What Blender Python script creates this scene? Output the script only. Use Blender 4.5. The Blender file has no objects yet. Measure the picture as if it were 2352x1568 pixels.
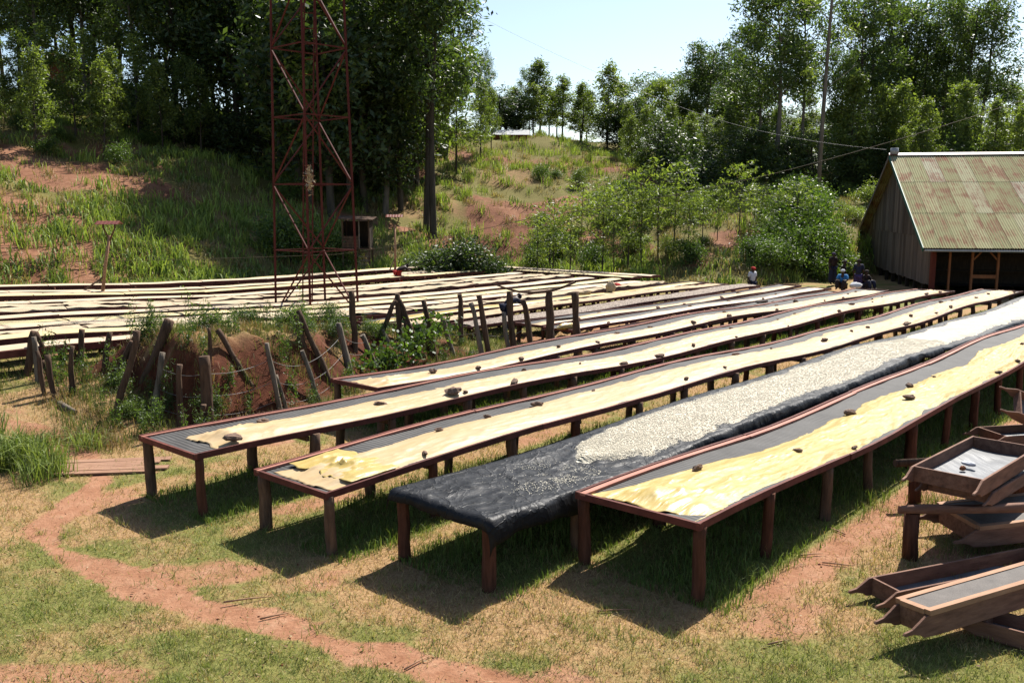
import bpy, math, random
import numpy as np
from mathutils import Vector, Matrix
R = math.radians
sc = bpy.context.scene
C = sc.collection

# ------------------------------------------------------------------ camera, sky, sun, exposure
CAM_Z = 4.25
cam = bpy.data.cameras.new('camera'); cam_ob = bpy.data.objects.new('camera', cam); C.objects.link(cam_ob)
cam.sensor_width = 36.0; cam.lens = 36.0 * 2100 / 2352
cam.clip_start = 0.1; cam.clip_end = 2000
cam_ob.location = (0, 0, CAM_Z)
cam_ob.rotation_euler = (math.pi / 2 - math.atan(314 / 2100), 0, 0)
sc.camera = cam_ob

SUN_EL, SUN_AZ = R(50), R(29)          # azimuth: clockwise from +Y
wd = bpy.data.worlds.new('World'); sc.world = wd; wd.use_nodes = True
wn = wd.node_tree; wn.nodes.clear()
sky = wn.nodes.new('ShaderNodeTexSky'); sky.sky_type = 'NISHITA'; sky.sun_disc = False
sky.sun_elevation = SUN_EL; sky.sun_rotation = SUN_AZ
sky.air_density = 1.0; sky.dust_density = 0.9; sky.ozone_density = 1.4
bg = wn.nodes.new('ShaderNodeBackground'); bg.inputs[1].default_value = 0.074
wo = wn.nodes.new('ShaderNodeOutputWorld')
wn.links.new(sky.outputs[0], bg.inputs[0]); wn.links.new(bg.outputs[0], wo.inputs[0])
sl = bpy.data.lights.new('sun', 'SUN'); sl.energy = 5.0; sl.angle = R(0.53); sl.color = (1.0, 0.955, 0.88)
so = bpy.data.objects.new('sun', sl); C.objects.link(so)
sv = Vector((math.sin(SUN_AZ) * math.cos(SUN_EL), math.cos(SUN_AZ) * math.cos(SUN_EL), math.sin(SUN_EL)))
so.rotation_euler = sv.to_track_quat('Z', 'Y').to_euler(); so.location = sv * 60
vs = sc.view_settings; vs.view_transform = 'Standard'; vs.look = 'None'; vs.exposure = 1.13; vs.gamma = 1.0
vs.use_curve_mapping = False
try:
    sc.cycles.use_denoising = True
    sc.cycles.max_bounces = 6; sc.cycles.diffuse_bounces = 3; sc.cycles.glossy_bounces = 2
    sc.cycles.transmission_bounces = 4; sc.cycles.caustics_reflective = False; sc.cycles.caustics_refractive = False
except Exception:
    pass

# ------------------------------------------------------------------ numbers, noise, terrain
rng = np.random.default_rng(7)
random.seed(7)
def ss(a, b, x):
    t = np.clip((np.asarray(x, float) - a) / (b - a), 0, 1); return t * t * (3 - 2 * t)
_L = np.random.default_rng(3).random((256, 256))
def vn(x, y, seed=0):
    x = np.asarray(x, float) + seed * 17.31; y = np.asarray(y, float) + seed * 5.77
    xi = np.floor(x).astype(int); yi = np.floor(y).astype(int)
    fx = x - xi; fy = y - yi; fx = fx * fx * (3 - 2 * fx); fy = fy * fy * (3 - 2 * fy)
    g = lambda a, b: _L[a % 256, b % 256]
    return (g(xi, yi) * (1 - fx) + g(xi + 1, yi) * fx) * (1 - fy) + (g(xi, yi + 1) * (1 - fx) + g(xi + 1, yi + 1) * fx) * fy
def fbm(x, y, seed=0, o=3):
    v = 0; a = 0.5; t = 0
    for k in range(o):
        v = v + a * vn(np.asarray(x) * 2**k, np.asarray(y) * 2**k, seed + k * 3); t += a; a *= .5
    return v / t
DX, DY = 0.664, 0.748                   # the direction the drying tables run; n counts across them
def sn(x, y): return DX * x + DY * y, DY * x - DX * y
def P(s, n, z=0.0): return (DX * s + DY * n, DY * s - DX * n, z)
def terr(x, y):
    x = np.asarray(x, float); y = np.asarray(y, float)
    s, n = sn(x, y); u = x / np.maximum(y, 1.0)
    z = 0.68 * (1 - ss(8, 20, s)) * ss(-15.5, -20, n)
    # earth bank
    wob = (fbm(x * .55, y * .55, 4) - .5) * 1.6
    zc = np.interp(s, [8, 10, 12, 14.5, 17, 20, 22], [1.3, 1.5, 1.35, 1.1, .5, .2, 0])
    nf = np.interp(s, [8, 11, 14, 20], [-15.3, -15.8, -17.0, -17.7])
    b = ss(0, 1.15, s - 8.3 + wob) * ss(0, 1.3, nf - n + wob * .8) * ss(-20.3, -19.3, n)
    z = z + np.maximum(zc - z, 0) * b * (1 + .12 * (fbm(x * 1.7, y * 1.7, 9) - .5)) + b * ((fbm(x * 2.6, y * 2.6, 12) - .5) * .42 + (fbm(x * 6.5, y * 6.5, 14) - .5) * .22)
    # hillside
    dl = -39.6 - n; ds = s - 41.5 - 24 * ss(-24, -17, n)
    d = np.maximum(np.maximum(dl, ds), 0) + .0
    d = np.where((dl > 0) & (ds > 0), np.sqrt(np.maximum(dl, 0)**2 + np.maximum(ds, 0)**2), d)
    slope = np.interp(u, [-.35, -.15, .05, .2, .34, .6], [.37, .33, .30, .25, .17, .16])
    zcap = np.interp(u, [-.35, -.16, -.05, .05, .2, .34, .6], [15, 15, 14, 13, 9.6, 8.5, 9])
    a = np.maximum(slope * d, 1e-4)
    h = (a**-4 + zcap**-4)**-.25
    h = h * ss(0, 6, d) + (fbm(x * .12, y * .12, 2) - .5) * 2.0 * ss(2, 14, d) + (fbm(x * .5, y * .5, 5) - .5) * .7 * ss(0, 5, d)
    z = z + h
    z = z + (fbm(x * .35, y * .35, 6) - .5) * .16 + (fbm(x * 2.3, y * 2.3, 8) - .5) * .035
    return z
def tz(x, y): return float(terr(x, y))

# ------------------------------------------------------------------ mesh helpers
def np_mesh(name, V, F, mat=None, col=None, smooth=False):
    V = np.asarray(V, np.float32).reshape(-1, 3); F = np.asarray(F, np.int32); k = F.shape[1]
    me = bpy.data.meshes.new(name)
    me.vertices.add(len(V)); me.vertices.foreach_set('co', V.ravel())
    me.loops.add(F.size); me.loops.foreach_set('vertex_index', F.ravel())
    me.polygons.add(len(F)); me.polygons.foreach_set('loop_start', np.arange(len(F), dtype=np.int32) * k)
    try: me.polygons.foreach_set('loop_total', np.full(len(F), k, np.int32))
    except Exception: pass
    if smooth: me.polygons.foreach_set('use_smooth', np.ones(len(F), bool))
    if col is not None:
        at = me.color_attributes.new('Col', 'FLOAT_COLOR', 'POINT')
        c = np.ones((len(V), 4), np.float32); c[:, :col.shape[1]] = col
        at.data.foreach_set('color', c.ravel())
    me.update(calc_edges=True); me.validate()
    if mat: me.materials.append(mat)
    return me
def grid_faces(nu, nv):
    i = np.arange((nu - 1) * (nv - 1)); a = (i // (nv - 1)) * nv + i % (nv - 1)
    return np.stack([a, a + nv, a + nv + 1, a + 1], 1)
def link(name, me, parent=None, loc=None):
    o = bpy.data.objects.new(name, me); C.objects.link(o)
    if parent: o.parent = parent
    if loc is not None: o.location = loc
    return o
def tag(o, label=None, cat=None, group=None, kind=None):
    if label: o['label'] = label
    if cat: o['category'] = cat
    if group: o['group'] = group
    if kind: o['kind'] = kind
    return o
def empty(name, loc, label, cat, group=None):
    o = bpy.data.objects.new(name, None); C.objects.link(o); o.location = loc; o.empty_display_size = .2
    return tag(o, label, cat, group)
class MB:
    def __init__(s): s.v = []; s.f = []; s.sm = []
    def add(s, V, F, smooth=False):
        b = len(s.v); s.v += [tuple(map(float, p)) for p in V]; s.f += [[i + b for i in f] for f in F]; s.sm += [smooth] * len(F); return s
    def beam(s, a, b, w, h, up=(0, 0, 1), jit=0, ext=0):
        a = Vector(a); b = Vector(b); d = (b - a).normalized(); a = a - d * ext; b = b + d * ext
        x = d.cross(Vector(up))
        if x.length < 1e-4: x = d.cross(Vector((1, 0, 0)))
        x.normalize(); y = x.cross(d)
        V = []
        for p in (a, b):
            for i, j in ((-1, -1), (1, -1), (1, 1), (-1, 1)):
                V.append(p + x * (w / 2 * i) + y * (h / 2 * j) + Vector([random.uniform(-jit, jit) for _ in range(3)]))
        return s.add(V, [[0, 1, 2, 3], [7, 6, 5, 4], [0, 4, 5, 1], [1, 5, 6, 2], [2, 6, 7, 3], [3, 7, 4, 0]])
    def box(s, c, d, jit=0):
        c = Vector(c); return s.beam(c - Vector((d[0] / 2, 0, 0)), c + Vector((d[0] / 2, 0, 0)), d[1], d[2], jit=jit)
    def tube(s, pts, rad, n=7, jit=0, cap=True):
        pts = [Vector(p) for p in pts]; V = []; F = []
        ref = Vector((.37, .9, .11))
        for i, p in enumerate(pts):
            d = (pts[min(i + 1, len(pts) - 1)] - pts[max(i - 1, 0)]).normalized()
            x = d.cross(ref).normalized(); y = d.cross(x)
            for k in range(n):
                r = rad[i] * (1 + random.uniform(-jit, jit)); t = 2 * math.pi * k / n
                V.append(p + x * math.cos(t) * r + y * math.sin(t) * r)
        for i in range(len(pts) - 1):
            for k in range(n): F.append([i * n + k, i * n + (k + 1) % n, (i + 1) * n + (k + 1) % n, (i + 1) * n + k])
        s.add(V, F, True)
        if cap:
            b = len(s.v) - len(V)
            s.f.append([b + k for k in range(n)][::-1]); s.sm.append(False)
            s.f.append([b + (len(pts) - 1) * n + k for k in range(n)]); s.sm.append(False)
        return s
    def strip(s, pts, w, h, nvec=(DY, -DX, 0)):
        """a board with rectangular section swept along pts"""
        N = Vector(nvec); Z = Vector((0, 0, 1)); V = []; F = []
        for p in pts:
            p = Vector(p)
            V += [p - N * w / 2 - Z * h / 2, p + N * w / 2 - Z * h / 2, p + N * w / 2 + Z * h / 2, p - N * w / 2 + Z * h / 2]
        m = len(pts)
        for i in range(m - 1):
            for k in range(4): F.append([4 * i + k, 4 * i + (k + 1) % 4, 4 * i + 4 + (k + 1) % 4, 4 * i + 4 + k])
        F.append([3, 2, 1, 0]); F.append([4 * m - 4, 4 * m - 3, 4 * m - 2, 4 * m - 1])
        return s.add(V, F)
    def mesh(s, name, mat, off=(0, 0, 0)):
        me = bpy.data.meshes.new(name)
        me.from_pydata([(p[0] - off[0], p[1] - off[1], p[2] - off[2]) for p in s.v], [], s.f)
        me.polygons.foreach_set('use_smooth', s.sm)
        me.materials.append(mat); me.update(); return me
    def build(s, name, mat, parent=None, loc=None):
        """vertices are in world space; they are stored relative to the parent (or to loc)"""
        off = tuple(parent.location) if parent and loc is None else (loc or (0, 0, 0))
        if parent and parent.parent: off = tuple(Vector(off) + parent.parent.location)
        me = s.mesh(name, mat, off)
        o = link(name, me, parent)
        if not parent and loc: o.location = loc
        return o

# ------------------------------------------------------------------ materials
REFL = 0.64        # measured photo values to reflectance at this exposure
class NT:
    def __init__(s, name):
        s.m = bpy.data.materials.new(name); s.m.use_nodes = True; s.t = s.m.node_tree
        s.t.nodes.clear(); s.out = s.t.nodes.new('ShaderNodeOutputMaterial')
    def n(s, typ, **kw):
        x = s.t.nodes.new(typ)
        for k, v in kw.items():
            if k.startswith('i_'):
                key = k[2:]; key = int(key) if key.isdigit() else key.replace('_', ' ')
                x.inputs[key].default_value = v
            else: setattr(x, k, v)
        return x
    def l(s, a, b): s.t.links.new(a, b)
    def ramp(s, fac, stops):
        r = s.n('ShaderNodeValToRGB'); e = r.color_ramp.elements
        while len(e) > 1: e.remove(e[-1])
        e[0].position = stops[0][0]; e[0].color = (*stops[0][1], 1)
        for p, c in stops[1:]:
            q = e.new(p); q.color = (*c, 1)
        s.l(fac, r.inputs[0]); return r.outputs[0]
    def coords(s, scale=(1, 1, 1), rnd=True):
        tc = s.n('ShaderNodeTexCoord'); mp = s.n('ShaderNodeMapping'); mp.inputs['Scale'].default_value = scale
        s.l(tc.outputs['Object'], mp.inputs[0]); return mp.outputs[0]
    def noise(s, vec, scale, detail=4, rough=.6, w=True):
        x = s.n('ShaderNodeTexNoise'); x.inputs['Scale'].default_value = scale; x.inputs['Detail'].default_value = detail
        x.inputs['Roughness'].default_value = rough; s.l(vec, x.inputs['Vector'])
        if w:
            x.noise_dimensions = '4D'; oi = s.n('ShaderNodeObjectInfo'); mm = s.n('ShaderNodeMath', operation='MULTIPLY', i_1=37.0)
            s.l(oi.outputs['Random'], mm.inputs[0]); s.l(mm.outputs[0], x.inputs['W'])
        return x.outputs['Fac']
    def mix(s, fac, a, b, mode='MIX'):
        x = s.n('ShaderNodeMix', data_type='RGBA', blend_type=mode)
        for v, i in ((fac, 0), (a, 6), (b, 7)):
            if hasattr(v, 'links'): s.l(v, x.inputs[i])
            elif i == 0: x.inputs[0].default_value = v
            else: x.inputs[i].default_value = (*v, 1)
        return x.outputs[2]
    def bump(s, h, strength=.3, dist=.02, nrm=None):
        b = s.n('ShaderNodeBump'); b.inputs['Strength'].default_value = strength; b.inputs['Distance'].default_value = dist
        s.l(h, b.inputs['Height'])
        if nrm: s.l(nrm, b.inputs['Normal'])
        return b.outputs[0]
    def pbr(s, col, rough=.8, spec=.3, nrm=None, metal=0, trans=None):
        p = s.n('ShaderNodeBsdfPrincipled'); K = REFL
        col = s.mix(1.0, col, (K, K, K), 'MULTIPLY') if hasattr(col, 'links') else tuple(c * K for c in col)
        if trans: trans = (trans[0], s.mix(1.0, trans[1], (K, K, K), 'MULTIPLY') if hasattr(trans[1], 'links') else tuple(c * K for c in trans[1]))
        if hasattr(col, 'links'): s.l(col, p.inputs['Base Color'])
        else: p.inputs['Base Color'].default_value = (*col, 1)
        if hasattr(rough, 'links'): s.l(rough, p.inputs['Roughness'])
        else: p.inputs['Roughness'].default_value = rough
        p.inputs['Specular IOR Level'].default_value = spec; p.inputs['Metallic'].default_value = metal
        if nrm: s.l(nrm, p.inputs['Normal'])
        o = p.outputs[0]
        if trans:
            t = s.n('ShaderNodeBsdfTranslucent'); g = s.n('ShaderNodeMixShader'); g.inputs[0].default_value = trans[0]
            if hasattr(trans[1], 'links'): s.l(trans[1], t.inputs[0])
            else: t.inputs[0].default_value = (*trans[1], 1)
            s.l(o, g.inputs[1]); s.l(t.outputs[0], g.inputs[2]); o = g.outputs[0]
        s.l(o, s.out.inputs[0]); return s.m
def simple(name, c1, c2, scale=4, stretch=(1, 1, 1), rough=.8, spec=.25, bump=.3, bscale=20, c3=None, dist=.01):
    m = NT(name); v = m.coords(stretch)
    st = [(.3, c1), (.7, c2)]
    if c3: st.append((.85, c3))
    col = m.ramp(m.noise(v, scale, 6, .65), st)
    return m.pbr(col, rough, spec, m.bump(m.noise(v, bscale, 4), bump, dist))
M = {}
def rail_mat():
    m = NT('red_painted_timber'); v = m.coords((1, 1, 1)); oi = m.n('ShaderNodeObjectInfo')
    c = m.ramp(m.noise(v, 5, 6, .65), [(.3, (.085, .024, .018)), (.65, (.19, .058, .042)), (.85, (.27, .125, .095))])
    c = m.mix(1.0, c, m.ramp(oi.outputs['Random'], [(0, (.65, .62, .62)), (.5, (1, 1, 1)), (1, (1.3, 1.25, 1.2))]), 'MULTIPLY')
    return m.pbr(c, .75, .2, m.bump(m.noise(v, 30, 5), .5, .01))
M['rail'] = rail_mat()
M['batten'] = simple('pink_timber', (.42, .16, .11), (.60, .27, .19), 3, (1, 1, 1), .7, .2, .3, 40)
M['leg'] = simple('rough_pole_wood', (.09, .055, .038), (.27, .165, .105), 3, (7, 7, .9), .9, .1, .9, 6, (.30, .21, .15), .02)
M['leg_red'] = simple('reddish_pole_wood', (.07, .028, .017), (.20, .085, .052), 3, (7, 7, .9), .9, .1, .9, 6, (.24, .12, .08), .02)
M['post'] = simple('weathered_post_wood', (.055, .034, .024), (.20, .125, .082), 3, (6, 6, .7), .9, .1, .9, 6, (.32, .22, .15), .02)
M['post_grey'] = simple('bleached_post_wood', (.12, .095, .072), (.34, .28, .215), 3, (6, 6, .7), .9, .1, .9, 6, (.46, .39, .32), .02)
M['tray'] = simple('tray_wood', (.14, .068, .045), (.36, .19, .125), 2.5, (1.3, 6, 6), .8, .2, .6, 9, (.48, .30, .21))
M['tray_pale'] = simple('pale_worn_wood', (.38, .20, .11), (.55, .31, .18), 3, (1.3, 6, 6), .75, .25, .4, 9)
def plank_mat():
    m = NT('grey_wall_plank'); v = m.coords((8, 8, .5)); oi = m.n('ShaderNodeObjectInfo')
    col = m.mix(1.0, m.ramp(m.noise(v, 2, 6), [(.3, (.15, .115, .09)), (.7, (.33, .27, .22))]), m.ramp(oi.outputs['Random'], [(0, (.55, .5, .47)), (.5, (.85, .82, .8)), (1, (1.15, 1.1, 1.05))]), 'MULTIPLY')
    return m.pbr(col, .9, .1, m.bump(m.noise(v, 6, 4), .5, .02))
M['plank'] = plank_mat()
M['shed_red'] = simple('red_shed_post', (.12, .02, .012), (.20, .04, .022), 3, (4, 4, 1), .7, .2, .2, 20)
M['door_wood'] = simple('orange_door_wood', (.26, .09, .035), (.40, .15, .06), 3, (5, 5, 1), .7, .2, .2, 20)
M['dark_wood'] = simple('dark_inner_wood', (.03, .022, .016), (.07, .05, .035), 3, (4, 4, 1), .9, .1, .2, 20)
M['trim'] = simple('green_trim', (.02, .10, .07), (.05, .20, .15), 4, (1, 1, 1), .6, .3, .2, 20)
M['tower'] = simple('red_oxide_steel', (.085, .016, .013), (.15, .036, .028), 2, (3, 3, 1), .75, .12, .2, 25, (.26, .09, .07))
M['wire'] = simple('grey_wire', (.16, .15, .14), (.30, .28, .26), 3, rough=.5, spec=.5)
M['cable'] = simple('brown_cable', (.05, .04, .02), (.12, .09, .045), 3, rough=.7)
M['stone'] = simple('brown_stone', (.14, .085, .058), (.38, .25, .18), 6, rough=.9, bump=.7, bscale=14, c3=(.40, .27, .20), dist=.03)
M['bark'] = simple('grey_bark', (.05, .04, .03), (.15, .12, .09), 2, (3, 3, .4), .9, .1, .5, 8, (.24, .20, .16))
M['bark_pale'] = simple('pale_bark', (.13, .105, .08), (.28, .235, .19), 2, (3, 3, .4), .9, .1, .4, 8)
M['skin'] = simple('dark_skin', (.045, .022, .014), (.07, .036, .024), 4, rough=.55, bump=.05)
M['white_cloth'] = simple('white_cotton', (.62, .63, .66), (.82, .82, .83), 5, rough=.9, bump=.3, bscale=9)
M['red_cloth'] = simple('red_cotton', (.45, .025, .02), (.62, .05, .04), 5, rough=.9)
M['navy_cloth'] = simple('navy_cotton', (.015, .018, .04), (.03, .035, .07), 5, rough=.9)
M['blue_cloth'] = simple('blue_cotton', (.05, .22, .5), (.08, .32, .65), 5, rough=.9)
M['dark_cloth'] = simple('dark_cotton', (.02, .014, .013), (.05, .03, .028), 5, rough=.9)
M['purple_cloth'] = simple('violet_cotton', (.05, .035, .10), (.09, .06, .16), 5, rough=.9)
M['sack'] = simple('pale_sacking', (.50, .37, .22), (.70, .55, .36), 6, rough=.95, bump=.6, bscale=30)
M['roof_red'] = simple('red_rusty_sheet', (.16, .04, .025), (.28, .08, .05), 4, rough=.5)
M['metal'] = simple('dull_metal', (.30, .30, .31), (.5, .5, .5), 4, rough=.4, spec=.5)
M['red_earth_clod'] = simple('red_earth_clod', (.10, .026, .012), (.24, .07, .03), 6, rough=.95, bump=.6, bscale=20)
M['brick'] = simple('orange_brick', (.3, .09, .05), (.42, .15, .08), 6, rough=.95)

def plastic(name, c1, c2, rough, spec, bs, trans=None, bscale=5):
    m = NT(name); tc = m.n('ShaderNodeTexCoord'); mp = m.n('ShaderNodeMapping'); mp.inputs['Rotation'].default_value = (0, 0, -math.atan2(DY, DX)); mp.inputs['Scale'].default_value = (1, 1, 1)
    m.l(tc.outputs['Object'], mp.inputs[0]); v = mp.outputs[0]
    m2 = m.n('ShaderNodeMapping'); m2.inputs['Scale'].default_value = (.8, 5, 1); m.l(v, m2.inputs[0])
    col = m.ramp(m.noise(m2.outputs[0], .9, 5), [(.3, c1), (.7, c2)])
    b1 = m.bump(m.noise(m2.outputs[0], bscale, 6, .62), bs * .5, .02)
    ds = m.n('ShaderNodeTexNoise'); ds.inputs['Scale'].default_value = 1.6; ds.inputs['Detail'].default_value = 4; m.l(v, ds.inputs['Vector'])
    ad = m.n('ShaderNodeMixRGB', blend_type='LINEAR_LIGHT'); ad.inputs[0].default_value = .3; m.l(m2.outputs[0], ad.inputs[1]); m.l(ds.outputs['Color'], ad.inputs[2])
    b2 = b1
    for sc_, st in ((2.0, .22), (5.5, .2)):
        vo = m.n('ShaderNodeTexVoronoi'); vo.inputs['Scale'].default_value = sc_; m.l(ad.outputs[0], vo.inputs['Vector']); b2 = m.bump(vo.outputs['Distance'], st * bs * 2, .10 / sc_, b2)
    return m.pbr(col, rough, spec, b2, trans=trans)
M['yellow'] = plastic('yellow_plastic', (.67, .475, .125), (.74, .555, .20), .42, .3, .6, (.15, (.7, .48, .1)), 4)
M['cream'] = plastic('faded_cream_plastic', (.70, .485, .225), (.77, .575, .35), .5, .2, .4, (.15, (.7, .5, .22)), 3)
M['pink_cream'] = plastic('faded_pinkish_plastic', (.76, .54, .32), (.82, .61, .41), .5, .35, .25, (.12, (.9, .65, .4)), 3)
M['sheet_pale'] = simple('pale_table_sheet', (.64, .49, .31), (.76, .61, .43), 2, rough=.7, bump=.25, bscale=8)
M['sheet_yellow'] = simple('yellow_table_sheet', (.72, .57, .26), (.80, .66, .37), 2, rough=.7, bump=.25, bscale=8)
M['sheet_beige'] = simple('beige_parchment_cover', (.50, .38, .24), (.70, .57, .39), 3, rough=.95, bump=.8, bscale=22, dist=.03)
def crinkle_mat(name, c1, c2, rough, spec, k=1.0):
    m = NT(name); tc = m.n('ShaderNodeTexCoord'); v = tc.outputs['Object']
    ds = m.n('ShaderNodeTexNoise'); ds.inputs['Scale'].default_value = 1.6; ds.inputs['Detail'].default_value = 4; m.l(v, ds.inputs['Vector'])
    ad = m.n('ShaderNodeMixRGB', blend_type='LINEAR_LIGHT'); ad.inputs[0].default_value = .35; m.l(v, ad.inputs[1]); m.l(ds.outputs['Color'], ad.inputs[2])
    nrm = None
    for sc_, st in ((2.2, .55), (5.0, .45), (11, .3)):
        vo = m.n('ShaderNodeTexVoronoi', feature='DISTANCE_TO_EDGE'); vo.inputs['Scale'].default_value = sc_; m.l(ad.outputs[0], vo.inputs['Vector'])
        nrm = m.bump(m.ramp(vo.outputs['Distance'], [(0, (1, 1, 1)), (.03, (.5,) * 3), (.14, (0, 0, 0))]), st * k, .035 / sc_, nrm)
    dust = m.ramp(m.noise(v, 3.5, 6, .7, False), [(.5, (0, 0, 0)), (.8, (.3,) * 3)])
    return m.pbr(m.mix(dust, m.ramp(ds.outputs['Fac'], [(.3, c1), (.7, c2)]), (.10, .095, .09)), rough, spec, nrm)
M['black'] = crinkle_mat('black_plastic', (.010, .0105, .012), (.02, .0205, .023), .48, .13)

def net_mat():
    m = NT('black_shade_net'); tc = m.n('ShaderNodeTexCoord')
    mp = m.n('ShaderNodeMapping', vector_type='POINT'); mp.inputs['Rotation'].default_value = (0, 0, -math.atan2(DY, DX))
    m.l(tc.outputs['Object'], mp.inputs[0]); v = mp.outputs[0]
    w = m.n('ShaderNodeTexWave', wave_type='BANDS', bands_direction='X'); w.inputs['Scale'].default_value = 4.2
    w.inputs['Distortion'].default_value = 2.2; w.inputs['Detail'].default_value = 3; w.inputs['Detail Scale'].default_value = .8
    m.l(v, w.inputs[0])
    nz = m.noise(v, 2.5, 5)
    base = m.ramp(nz, [(.3, (.050, .046, .043)), (.7, (.115, .108, .10))])
    col = m.mix(m.ramp(w.outputs['Fac'], [(.25, (.45,) * 3), (.6, (0,) * 3)]), base, (.024, .022, .021))
    return m.pbr(col, .75, .3, m.bump(w.outputs['Fac'], .45, .02))
M['net'] = net_mat()

def bean_mat(name, dark, mid, light, sc_=70):
    m = NT(name); v = m.coords()
    vo = m.n('ShaderNodeTexVoronoi'); vo.inputs['Scale'].default_value = sc_; m.l(v, vo.inputs['Vector'])
    bw = m.n('ShaderNodeRGBToBW'); m.l(vo.outputs['Color'], bw.inputs[0])
    big = m.ramp(m.noise(v, 2.5, 4), [(.35, (.82, .82, .82)), (.7, (1, 1, 1))])
    col = m.mix(1.0, m.ramp(bw.outputs[0], [(.1, dark), (.4, mid), (.85, light)]), big, 'MULTIPLY')
    h = m.n('ShaderNodeMath', operation='SUBTRACT', i_0=1.0); m.l(vo.outputs['Distance'], h.inputs[1])
    return m.pbr(col, .8, .2, m.bump(h.outputs[0], .6, .015, m.bump(m.noise(v, 9, 4), .45, .04)))
M['beans'] = bean_mat('white_parchment_beans', (.68, .60, .46), (.80, .715, .56), (.92, .83, .66), 110)
M['beans_grey'] = bean_mat('grey_brown_beans', (.09, .07, .055), (.27, .205, .155), (.55, .45, .36), 26)

def leaf_mat(name, c_dark, c_mid, c_light, tr=.32, rough=.5):
    m = NT(name)
    a = m.n('ShaderNodeAttribute', attribute_name='Col'); bw = m.n('ShaderNodeSeparateColor'); m.l(a.outputs['Color'], bw.inputs[0])
    oi = m.n('ShaderNodeObjectInfo')
    ad = m.n('ShaderNodeMath', operation='MULTIPLY_ADD', i_1=.35); m.l(oi.outputs['Random'], ad.inputs[0]); 
    sb = m.n('ShaderNodeMath', operation='SUBTRACT', i_1=.17); m.l(bw.outputs[0], sb.inputs[0]); m.l(sb.outputs[0], ad.inputs[2])
    col = m.ramp(ad.outputs[0], [(.1, c_dark), (.5, c_mid), (.95, c_light)])
    tcol = m.mix(1.0, col, (1.35, 1.5, .55), 'MULTIPLY')
    return m.pbr(col, rough, .35, trans=(tr, tcol))
M['leaf_euc'] = leaf_mat('gum_tree_leaves', (.045, .075, .024), (.10, .152, .044), (.20, .26, .075), .42)
M['leaf_light'] = leaf_mat('young_tree_leaves', (.085, .125, .032), (.18, .235, .06), (.33, .38, .10), .46)
M['leaf_dark'] = leaf_mat('dark_tree_leaves', (.032, .052, .018), (.066, .104, .032), (.13, .18, .052), .36)
M['leaf_bush'] = leaf_mat('bush_leaves', (.05, .085, .02), (.10, .165, .036), (.20, .28, .065), .4)
def blade_mat():
    m = NT('grass_blades'); a = m.n('ShaderNodeAttribute', attribute_name='Col')
    return m.pbr(a.outputs['Color'], .6, .2, trans=(.3, m.mix(1.0, a.outputs['Color'], (1.25, 1.3, .6), 'MULTIPLY')))
M['blade'] = blade_mat()
def ground_mat():
    m = NT('earth_and_turf'); a = m.n('ShaderNodeAttribute', attribute_name='Col'); tc = m.n('ShaderNodeTexCoord'); v = tc.outputs['Object']
    sp = m.n('ShaderNodeSeparateColor'); m.l(a.outputs['Color'], sp.inputs[0])
    n1 = m.noise(v, 3.0, 8, .7, False); n2 = m.noise(v, 22, 6, .7, False); n3 = m.noise(v, .7, 5, .6, False)
    soil = m.ramp(n1, [(.25, (.31, .14, .072)), (.5, (.46, .235, .135)), (.75, (.58, .345, .215))])
    soil = m.mix(m.ramp(n2, [(.35, (0, 0, 0)), (.75, (.5,) * 3)]), soil, (.25, .095, .045))
    dry = m.ramp(n2, [(.25, (.24, .125, .056)), (.5, (.44, .27, .13)), (.75, (.58, .40, .21))])
    grn = m.ramp(n2, [(.25, (.09, .09, .025)), (.5, (.22, .215, .06)), (.8, (.38, .34, .12))])
    def mask(ch, k):
        x = m.n('ShaderNodeMath', operation='MULTIPLY_ADD', i_1=k, i_2=-k / 2); m.l(n1, x.inputs[0])
        y = m.n('ShaderNodeMath', operation='ADD'); m.l(ch, y.inputs[0]); m.l(x.outputs[0], y.inputs[1])
        z = m.n('ShaderNodeMapRange', interpolation_type='SMOOTHSTEP'); z.inputs[1].default_value = .3; z.inputs[2].default_value = .7
        m.l(y.outputs[0], z.inputs[0]); return z.outputs[0]
    col = m.mix(mask(sp.outputs[1], .9), dry, grn)
    col = m.mix(mask(sp.outputs[0], .8), col, soil)
    col = m.mix(sp.outputs[2], col, m.ramp(n1, [(.25, (.045, .014, .007)), (.5, (.125, .04, .02)), (.8, (.25, .09, .045))]))
    return m.pbr(col, .95, .1, m.bump(n2, .6, .03, m.bump(n1, .5, .08)))
M['ground'] = ground_mat()
def roof_mat():
    m = NT('rusty_corrugated_iron'); v = m.coords((1, 1, 1)); oi = m.n('ShaderNodeObjectInfo')
    paint = m.ramp(oi.outputs['Random'], [(0, (.30, .29, .14)), (.35, (.36, .345, .175)), (.7, (.42, .395, .215)), (.93, (.53, .50, .38))])
    mp = m.coords((14, .35, 1)); st = m.noise(mp, 1.5, 6, .7)
    big = m.noise(v, .9, 5, .65)
    ad = m.n('ShaderNodeMath', operation='ADD'); m.l(st, ad.inputs[0]); m.l(big, ad.inputs[1])
    f = m.ramp(ad.outputs[0], [(.50, (0, 0, 0)), (.66, (.85,) * 3)])
    hf = m.n('ShaderNodeMath', operation='MULTIPLY', i_1=.5); m.l(ad.outputs[0], hf.inputs[0])
    f = m.ramp(hf.outputs[0], [(.49, (0, 0, 0)), (.57, (.85,) * 3)])
    rust = m.ramp(st, [(.3, (.16, .055, .03)), (.7, (.34, .135, .08))])
    return m.pbr(m.mix(f, paint, rust), .85, .08)
M['roof'] = roof_mat()

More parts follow.
